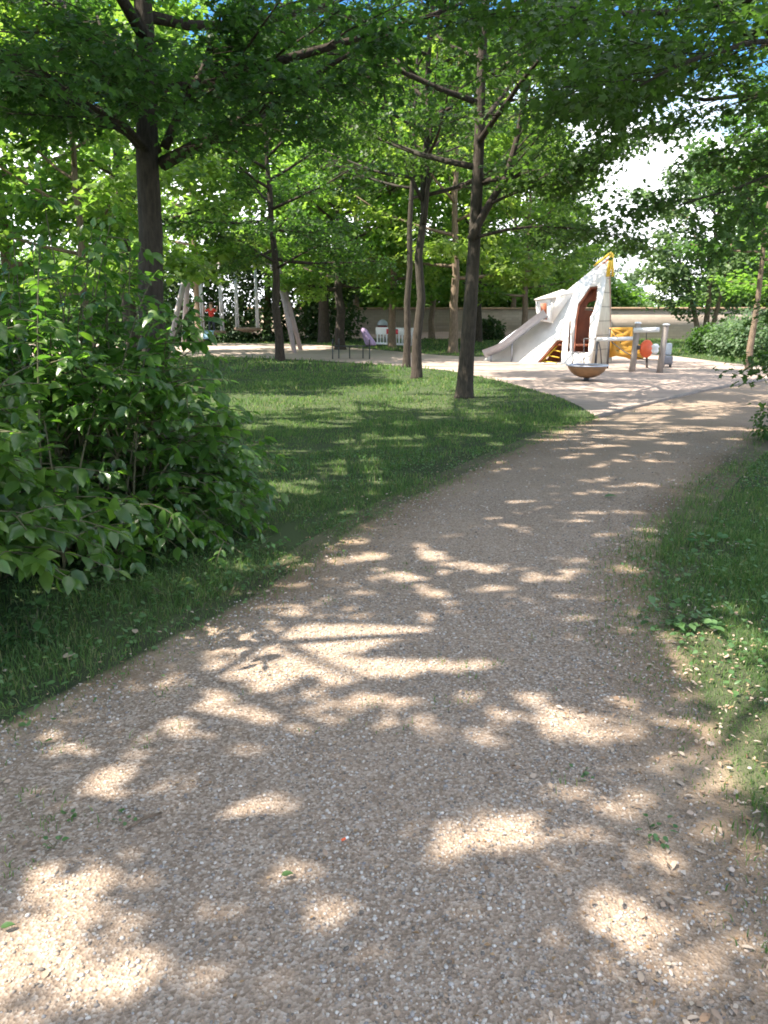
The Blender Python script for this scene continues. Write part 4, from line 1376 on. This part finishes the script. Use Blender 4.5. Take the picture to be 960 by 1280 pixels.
MB().tube([at(746.5, 424.5, Y1 + .25) * [1, 1, 0], at(746.5, 424.5, Y1 + .25) + [0, 0, .03]], 0.035, 8).build('pole', M['dark_metal'], fr, True)
MB().tube([at(764, 427, Yp - .1), at(778, 438, Yp - .4), at(790, 445, Y1 + .1), at(806, 449.5, Y1 + .05), at(822, 450, p2g[1])], 0.014, 6).build('rope', M['dark_metal'], fr, True)

# small grey rocker behind the second post
bx = gp(832, 459)
rk = empty('spring_rocker', (bx[0], bx[1], 0), 'small grey box shaped rocker standing right of the second wooden post', 'rocker')
MB().box((bx[0] - .02, bx[1], 0.22), (0.36, 0.34, 0.26)).build('seat_box', M['slate_plastic'], rk, bevel=0.05)
MB().box((bx[0] + .02, bx[1] + .15, 0.54), (0.34, 0.10, 0.36)).build('backrest', M['grey_plastic'], rk, bevel=0.04)
for sx in (-.11, .11):
    MB().tube([[bx[0] + sx, bx[1] - .08, 0], [bx[0] + sx, bx[1] - .08, .12]], 0.04, 8).build('foot', M['dark_metal'], rk, True)

# ------------------------------------------------------------------ swing
Ys = gp(368, 439)[1]
swL, swR = at(236, 326, Ys), at(346, 333, Ys)
swL[2] = swR[2] = (swL[2] + swR[2]) / 2
sw = empty('swing_set', ((swL + swR) / 2) * [1, 1, 0], 'large grey swing frame with splayed legs and two rope hung nests', 'swing')
MB().tube([swL, swR], 0.075, 12).build('top_beam', M['greywood'], sw, True)
for c_, sx in ((swL, -1), (swR, 1)):
    for sy in (-1, 1):
        MB().tube([c_ + [0, .05 * sy, .03], c_ + [sx * .42, sy * .65, -c_[2] * .5], [c_[0] + sx * .80, c_[1] + sy * 1.25, -0.03]], [0.12, 0.115, 0.10], 12).build('leg', M['swing_wood'], sw, True)
    v = np.array(MB().lathe((0, 0, 0), [(0.0, -0.17), (0.26, -0.15), (0.36, 0.0), (0.26, 0.15), (0.0, 0.17)], 20).V)
    mbx = MB().lathe((0, 0, 0), [(0.0, -0.17), (0.26, -0.15), (0.36, 0.0), (0.26, 0.15), (0.0, 0.17)], 20)
    vv = np.stack([v[:, 2], v[:, 0], v[:, 1]], 1)
    fix_normals(obj_np('joint_hub', vv + c_ + [0.12 * -sx, 0, 0], mbx.F, M['steel'], sw, True))


def nest(px0, px1, pyr, label, mat='basket'):
    a_, b_ = at(px0, pyr, Ys), at(px1, pyr, Ys)
    c = (a_ + b_) / 2; r = (b_[0] - a_[0]) / 2
    root = empty('nest_swing', tuple(c), label, 'nest swing', 'nest swings under the swing beam')
    ring = [[c[0] + r * math.cos(t), c[1] + r * math.sin(t), c[2]] for t in np.linspace(0, 2 * PI, 33)]
    MB().tube(ring, 0.06, 8, False).build('ring', M[mat], root, True)
    mb = MB()
    for k in range(-3, 4):
        x = k / 4 * r; h = math.sqrt(r * r - x * x)
        for sw_ in (0, 1):
            pts = []
            for t in np.linspace(-1, 1, 7):
                sag = -0.14 * (1 - t * t) * (1 - (x / r) ** 2)
                pts.append([c[0] + (x if sw_ else t * h), c[1] + (t * h if sw_ else x), c[2] + sag])
            mb.tube(pts, 0.016, 5)
    mb.build('net', M[mat], root, True)
    for sx in (-1, 1):
        for sy in (-1, 1):
            MB().tube([[c[0] + sx * r * .82, c[1] + sy * r * .5, c[2] + .03], [c[0] + sx * r * .80, c[1] + sy * .12, swL[2] - .06]], 0.04, 6).build('rope', M['rope'], root, True)
    return c, r


nc, nr = nest(251, 281, 415, 'nest swing at the left of the beam with a child standing in it')
nc2, nr2 = nest(294, 325, 411, 'empty brown nest swing at the right of the beam')


# child standing in the nest
def skin_body(name, verts, edges, radii, mat, parent, lv=2, rootv=0):
    me = bpy.data.meshes.new(name)
    me.from_pydata([tuple(np.array(v) - np.array(origin_of(parent))) for v in verts], edges, [])
    o = bpy.data.objects.new(name, me); COL.objects.link(o)
    sk = o.modifiers.new('s', 'SKIN')
    sb = o.modifiers.new('u', 'SUBSURF'); sb.levels = lv; sb.render_levels = lv
    for i, r in enumerate(radii):
        me.skin_vertices[0].data[i].radius = (r, r) if np.isscalar(r) else r
        me.skin_vertices[0].data[i].use_root = (i == rootv)
    dg = bpy.context.evaluated_depsgraph_get(); dg.update()
    me2 = bpy.data.meshes.new_from_object(o.evaluated_get(dg))
    bpy.data.objects.remove(o)
    me2.materials.clear(); me2.materials.append(mat)
    for p in me2.polygons: p.use_smooth = True
    o = bpy.data.objects.new(name, me2); COL.objects.link(o)
    o.parent = parent
    return o


k0 = np.array([nc[0] - 0.02, nc[1] - 0.02, nc[2] - 0.08])
S_ = 0.76
kid = empty('person', tuple(k0), 'child in a red top standing in the left nest swing, half hidden by leaves', 'person')
J = {'pel': (0, 0, .88), 'wst': (0, 0, 1.04), 'chs': (0, 0, 1.26), 'nck': (0, -.01, 1.42), 'hd0': (0, -.03, 1.50), 'hd1': (0, -.04, 1.60), 'hd2': (0, -.02, 1.69),
     'shl': (-.17, 0, 1.36), 'ell': (-.33, -.10, 1.24), 'wrl': (-.36, -.05, 1.48), 'hnl': (-.365, -.02, 1.56),
     'shr': (.17, 0, 1.36), 'elr': (.33, -.10, 1.24), 'wrr': (.36, -.05, 1.48), 'hnr': (.365, -.02, 1.56),
     'hpl': (-.09, 0, .84), 'knl': (-.12, -.06, .48), 'anl': (-.14, 0, .09), 'tol': (-.15, -.15, .03),
     'hpr': (.09, 0, .84), 'knr': (.12, -.06, .48), 'anr': (.14, 0, .09), 'tor': (.15, -.15, .03)}
names = list(J)
JV = [k0 + np.array(J[n]) * S_ for n in names]
E_ = [('pel', 'wst'), ('wst', 'chs'), ('chs', 'nck'), ('nck', 'hd0'), ('hd0', 'hd1'), ('hd1', 'hd2'), ('chs', 'shl'), ('shl', 'ell'), ('ell', 'wrl'), ('wrl', 'hnl'),
      ('chs', 'shr'), ('shr', 'elr'), ('elr', 'wrr'), ('wrr', 'hnr'), ('pel', 'hpl'), ('hpl', 'knl'), ('knl', 'anl'), ('anl', 'tol'), ('pel', 'hpr'), ('hpr', 'knr'), ('knr', 'anr'), ('anr', 'tor')]
Rd = {'pel': .125, 'wst': .115, 'chs': .13, 'nck': .05, 'hd0': .075, 'hd1': .105, 'hd2': .075, 'shl': .06, 'ell': .042, 'wrl': .032, 'hnl': .036, 'shr': .06, 'elr': .042, 'wrr': .032, 'hnr': .036,
      'hpl': .085, 'knl': .058, 'anl': .04, 'tol': .035, 'hpr': .085, 'knr': .058, 'anr': .04, 'tor': .035}
skin_body('body', JV, [(names.index(a), names.index(b)) for a, b in E_], [Rd[n] * S_ for n in names], M['skin'], kid)


def cloth(name, sub, mat, f):
    ed_ = [(sub.index(a), sub.index(b)) for a, b in E_ if a in sub and b in sub]
    return skin_body(name, [JV[names.index(n)] for n in sub], ed_, [Rd[n] * S_ * f for n in sub], mat, kid)


cloth('red_top', ['pel', 'wst', 'chs', 'shl', 'ell', 'shr', 'elr'], M['red'], 1.2)
cloth('trousers', ['pel', 'hpl', 'knl', 'anl', 'hpr', 'knr', 'anr'], M['dark_cloth'], 1.28)
hd = k0 + np.array((0, .005, 1.64)) * S_
hb_ = MB().lathe(tuple(hd), [(0.0, .105), (0.05, .098), (0.088, .06), (0.098, 0.0), (0.085, -0.06), (0.06, -0.09)], 16)
hv = np.array(hb_.V); hv = hd + (hv - hd) * [1, 1.05, 1]; hv[:, 1] += 0.012
obj_np('hair', hv, hb_.F, M['hair'], kid, True)
# light blue cloth lying over the nest rim
bl = []
nn = 9
for i in range(nn):
    for j in range(nn):
        u, v = i / (nn - 1) - .5, j / (nn - 1) - .5
        x = nc[0] - .12 + u * .55; y = nc[1] - nr - 0.02 + v * .42
        dz_ = -max(0, -v - 0.05) * .75 + 0.075 + .02 * math.sin(u * 14) * max(0, -v)
        bl.append((x, y + (0.16 if v < -0.05 else 0) * (-v), nc[2] + dz_))
cl_ = obj_np('cloth', np.array(bl), [(i * nn + j, (i + 1) * nn + j, (i + 1) * nn + j + 1, i * nn + j + 1) for i in range(nn - 1) for j in range(nn - 1)], M['blue_cloth'], None, True)
so = cl_.modifiers.new('s', 'SOLIDIFY'); so.thickness = 0.025
tag(cl_, 'light blue cloth draped over the rim of the left nest swing', 'cloth')

# ------------------------------------------------------------------ bench and things beside it
Yb = gp(440, 449)[1]
bn = empty('park_bench', gp(440, 449), 'thin dark metal bench standing on the pale sand before the hedge', 'bench')
xs0, xs1 = at(415, 440, Yb)[0], at(463, 440, Yb)[0]
mb = MB()
for k in range(4): mb.box(((xs0 + xs1) / 2, Yb + .04 + k * 0.11, 0.46), (xs1 - xs0, 0.05, 0.03))
mb.build('seat', M['dark_metal'], bn)
for x, y in ((xs0 + .02, Yb), (xs0 + .22, Yb + .42), (xs0 + .62, Yb + .4), (xs1 - .28, Yb + .42), (xs1 - .03, Yb)):
    MB().tube([[x, y, 0], [x, y, 0.445]], 0.022, 8).build('leg', M['dark_metal'], bn, True)
for x in (xs0 + .02, xs0 + .24, xs1 - .03):
    MB().tube([[x, Yb, .47], [x, Yb, .68], [x, Yb + .40, .70], [x, Yb + .44, .47]], 0.02, 8).build('armrest', M['dark_metal'], bn, True)
# purple jacket hung over the right armrest
jx = xs1 - .03
mb = MB()
rows = []
for i, (z, w, dpt, ox) in enumerate(((1.10, .05, .05, -.22), (1.02, .10, .09, -.20), (0.86, .13, .14, -.13), (0.70, .18, .17, -.04), (0.56, .21, .18, .03), (0.49, .20, .17, .05))):
    ring = []
    for k in range(14):
        a = 2 * PI * k / 14
        rr_ = 1 + .16 * math.sin(a * 4 + i)
        ring.append((jx + ox + w * rr_ * math.cos(a), Yb + .2 + dpt * rr_ * math.sin(a), z))
    rows.append(ring)
V = [p for r in rows for p in r]; F = [(i * 14 + k, i * 14 + (k + 1) % 14, (i + 1) * 14 + (k + 1) % 14, (i + 1) * 14 + k) for i in range(5) for k in range(14)]
F += [tuple(range(13, -1, -1)), tuple(70 + k for k in range(14))]
jk = fix_normals(obj_np('jacket', np.array(V), F, M['purple_cloth'], None, True))
tag(jk, 'purple jacket heaped over the right end of the thin metal bench', 'jacket')

# red and white barrier with a pram behind it
bA, bB = gp(470, 432), gp(517, 434)
br = empty('site_barrier', (bA + bB) / 2, 'white slatted barrier with red squares in front of the orange lit trunk', 'barrier')
d = bB - bA; L = np.linalg.norm(d); an = math.atan2(d[1], d[0]); cc = (bA + bB) / 2; ux = d / L
br_h = at(480, 409, bA[1])[2]
tb_ = MB().box((cc[0], cc[1], br_h - .18), (L, 0.05, 0.36), an).build('top_board', M['white_paint'], br, bevel=.01)
nv = np.array([ux[1], -ux[0], 0])
if nv[1] > 0: nv = -nv
for k in (1, 2, 3):
    c = bA + ux * (L * (0.10 + 0.235 * k))
    MB().box((c[0] + nv[0] * .028, c[1] + nv[1] * .028, br_h - .20), (0.20, 0.012, 0.25), an).build('red_square', M['red_sheet'], tb_)
mb = MB()
for k in range(12):
    c = bA + ux * (L * (k + .5) / 12)
    mb.box((c[0], c[1], 0.40), (0.085, 0.03, br_h - .68 + .25), an)
mb.build('slats', M['white_paint'], br)
MB().box((cc[0], cc[1], .12), (L, 0.05, 0.10), an).build('bottom_rail', M['white_paint'], br)
for k in (0.06, 0.94):
    c = bA + ux * L * k
    MB().box((c[0], c[1], .03), (.12, .7, .06), an).build('foot', M['dark_metal'], br)
pm = gp(478, 429)
pr = empty('pram', (pm[0], pm[1], 0), 'pram with grey domed hood standing behind the left end of the barrier', 'pram')
mb = MB().lathe((pm[0], pm[1], 0.98), [(0.0, .30), (.12, .28), (.23, .20), (.29, .07), (.30, 0.0), (.27, 0.0), (.0, .0)], 20)
fix_normals(mb.build('hood', M['grey_plastic'], pr, True))
MB().box((pm[0], pm[1], 0.84), (.52, .42, .24)).build('carrycot', simple('dark_red_cloth', (.20, .05, .05), .85), pr, bevel=.06)
for sx in (-.24, .24):
    for sy in (-.22, .22):
        mbx = MB().lathe((0, 0, 0), [(0.0, -.02), (.10, -.02), (.13, 0), (.10, .02), (0, .02)], 18); v = np.array(mbx.V)
        vv = np.stack([v[:, 0], v[:, 2], v[:, 1]], 1) + [pm[0] + sx, pm[1] + sy, .13]
        fix_normals(obj_np('wheel', vv, mbx.F, M['dark_metal'], pr, True))
for sy in (-.2, .2):
    mb = MB()
    mb.tube([[pm[0] - .24, pm[1] + sy, .13], [pm[0] + .15, pm[1] + sy, .74]], .014, 6); mb.tube([[pm[0] + .24, pm[1] + sy, .13], [pm[0] - .15, pm[1] + sy, .74]], .014, 6)
    mb.build('chassis', M['dark_metal'], pr, True)

# blue bag glimpsed through the shrub
bg = gp(92, 437)
bgo = empty('bag', (bg[0], bg[1], 0), 'blue bag on the ground glimpsed through the shrub leaves', 'bag')
MB().lathe((bg[0], bg[1], 0), [(0.0, 0.0), (.34, .02), (.42, .2), (.36, .42), (.16, .5), (0, .5)], 14).build('bag_body', simple('blue_bag', (.12, .26, .55), .7), bgo, True)
MB().tube([[bg[0] - .2, bg[1], .45], [bg[0], bg[1], .66], [bg[0] + .2, bg[1], .45]], .02, 6).build('handle', M['dark_cloth'], bgo, True)

# ------------------------------------------------------------------ light, sky, camera
sdir = Vector(SDIR)
L_ = bpy.data.lights.new('sun', 'SUN'); L_.energy = 5.0; L_.angle = R_(0.45); L_.color = (1.0, 0.92, 0.80)
so_ = bpy.data.objects.new('sun', L_); COL.objects.link(so_); so_.location = sdir * 60
so_.rotation_euler = (-sdir).to_track_quat('-Z', 'Y').to_euler()

w = bpy.data.worlds.new('World'); SC.world = w; w.use_nodes = True
nt = w.node_tree; nt.nodes.clear()
wo = nt.nodes.new('ShaderNodeOutputWorld'); bgn = nt.nodes.new('ShaderNodeBackground')
sky = nt.nodes.new('ShaderNodeTexSky'); sky.sky_type = 'NISHITA'; sky.sun_disc = False
sky.sun_elevation = SUN_EL; sky.sun_rotation = math.atan2(sx_, sy_)
sky.air_density = 1.0; sky.dust_density = 0.3; sky.ozone_density = 2.5
tc = nt.nodes.new('ShaderNodeTexCoord')
mp = nt.nodes.new('ShaderNodeMapping'); mp.inputs['Scale'].default_value = (1, 1, 2.6); mp.inputs['Location'].default_value = (0.35, 0.2, 0.1)
nt.links.new(tc.outputs['Generated'], mp.inputs['Vector'])
f = noise(nt, 2.6, 7, 0.55, mp.outputs[0])
sz = nt.nodes.new('ShaderNodeSeparateXYZ'); nt.links.new(tc.outputs['Generated'], sz.inputs[0])
zr = ramp(nt, sz.outputs[2], [(0.0, (.70,) * 3), (0.15, (.62,) * 3), (0.22, (.39,) * 3), (0.40, (.39,) * 3), (0.62, (.50,) * 3), (1.0, (.50,) * 3)])  # cloud added back high overhead, out of view, to whiten the ambient light
zc = nt.nodes.new('ShaderNodeMath'); zc.operation = 'SUBTRACT'; zc.inputs[1].default_value = 0.5
nt.links.new(zr, zc.inputs[0])
fa = nt.nodes.new('ShaderNodeMath'); fa.operation = 'ADD'; nt.links.new(f, fa.inputs[0]); nt.links.new(zc.outputs[0], fa.inputs[1])
f = fa.outputs[0]
cf = ramp(nt, f, [(0.44, (0, 0, 0)), (0.56, (1, 1, 1))])
hs = nt.nodes.new('ShaderNodeHueSaturation'); hs.inputs['Saturation'].default_value = 1.35; hs.inputs['Value'].default_value = 0.85
nt.links.new(sky.outputs[0], hs.inputs['Color'])
cc_ = mixc(nt, cf, hs.outputs[0], (9.0, 9.2, 9.6))
nt.links.new(cc_, bgn.inputs['Color']); bgn.inputs['Strength'].default_value = 0.115
nt.links.new(bgn.outputs[0], wo.inputs['Surface'])

cam = bpy.data.cameras.new('camera'); co = bpy.data.objects.new('camera', cam); COL.objects.link(co)
co.location = tuple(CAM); co.rotation_euler = (PI / 2 - PITCH, 0, 0)
cam.sensor_fit = 'VERTICAL'; cam.sensor_height = 24.0; cam.sensor_width = 18.0; cam.lens = 24.0 * FPX / 1280
cam.clip_start = 0.05; cam.clip_end = 2000
SC.camera = co
vs = SC.view_settings
vs.view_transform = 'Standard'; vs.look = 'None'; vs.gamma = 1; vs.use_curve_mapping = False; vs.exposure = 1.68
cy = SC.cycles
cy.filter_width = 1.8
cy.max_bounces = 7; cy.diffuse_bounces = 5; cy.glossy_bounces = 2; cy.transmission_bounces = 3; cy.transparent_max_bounces = 4
cy.caustics_reflective = False; cy.caustics_refractive = False
cy.sample_clamp_indirect = 6
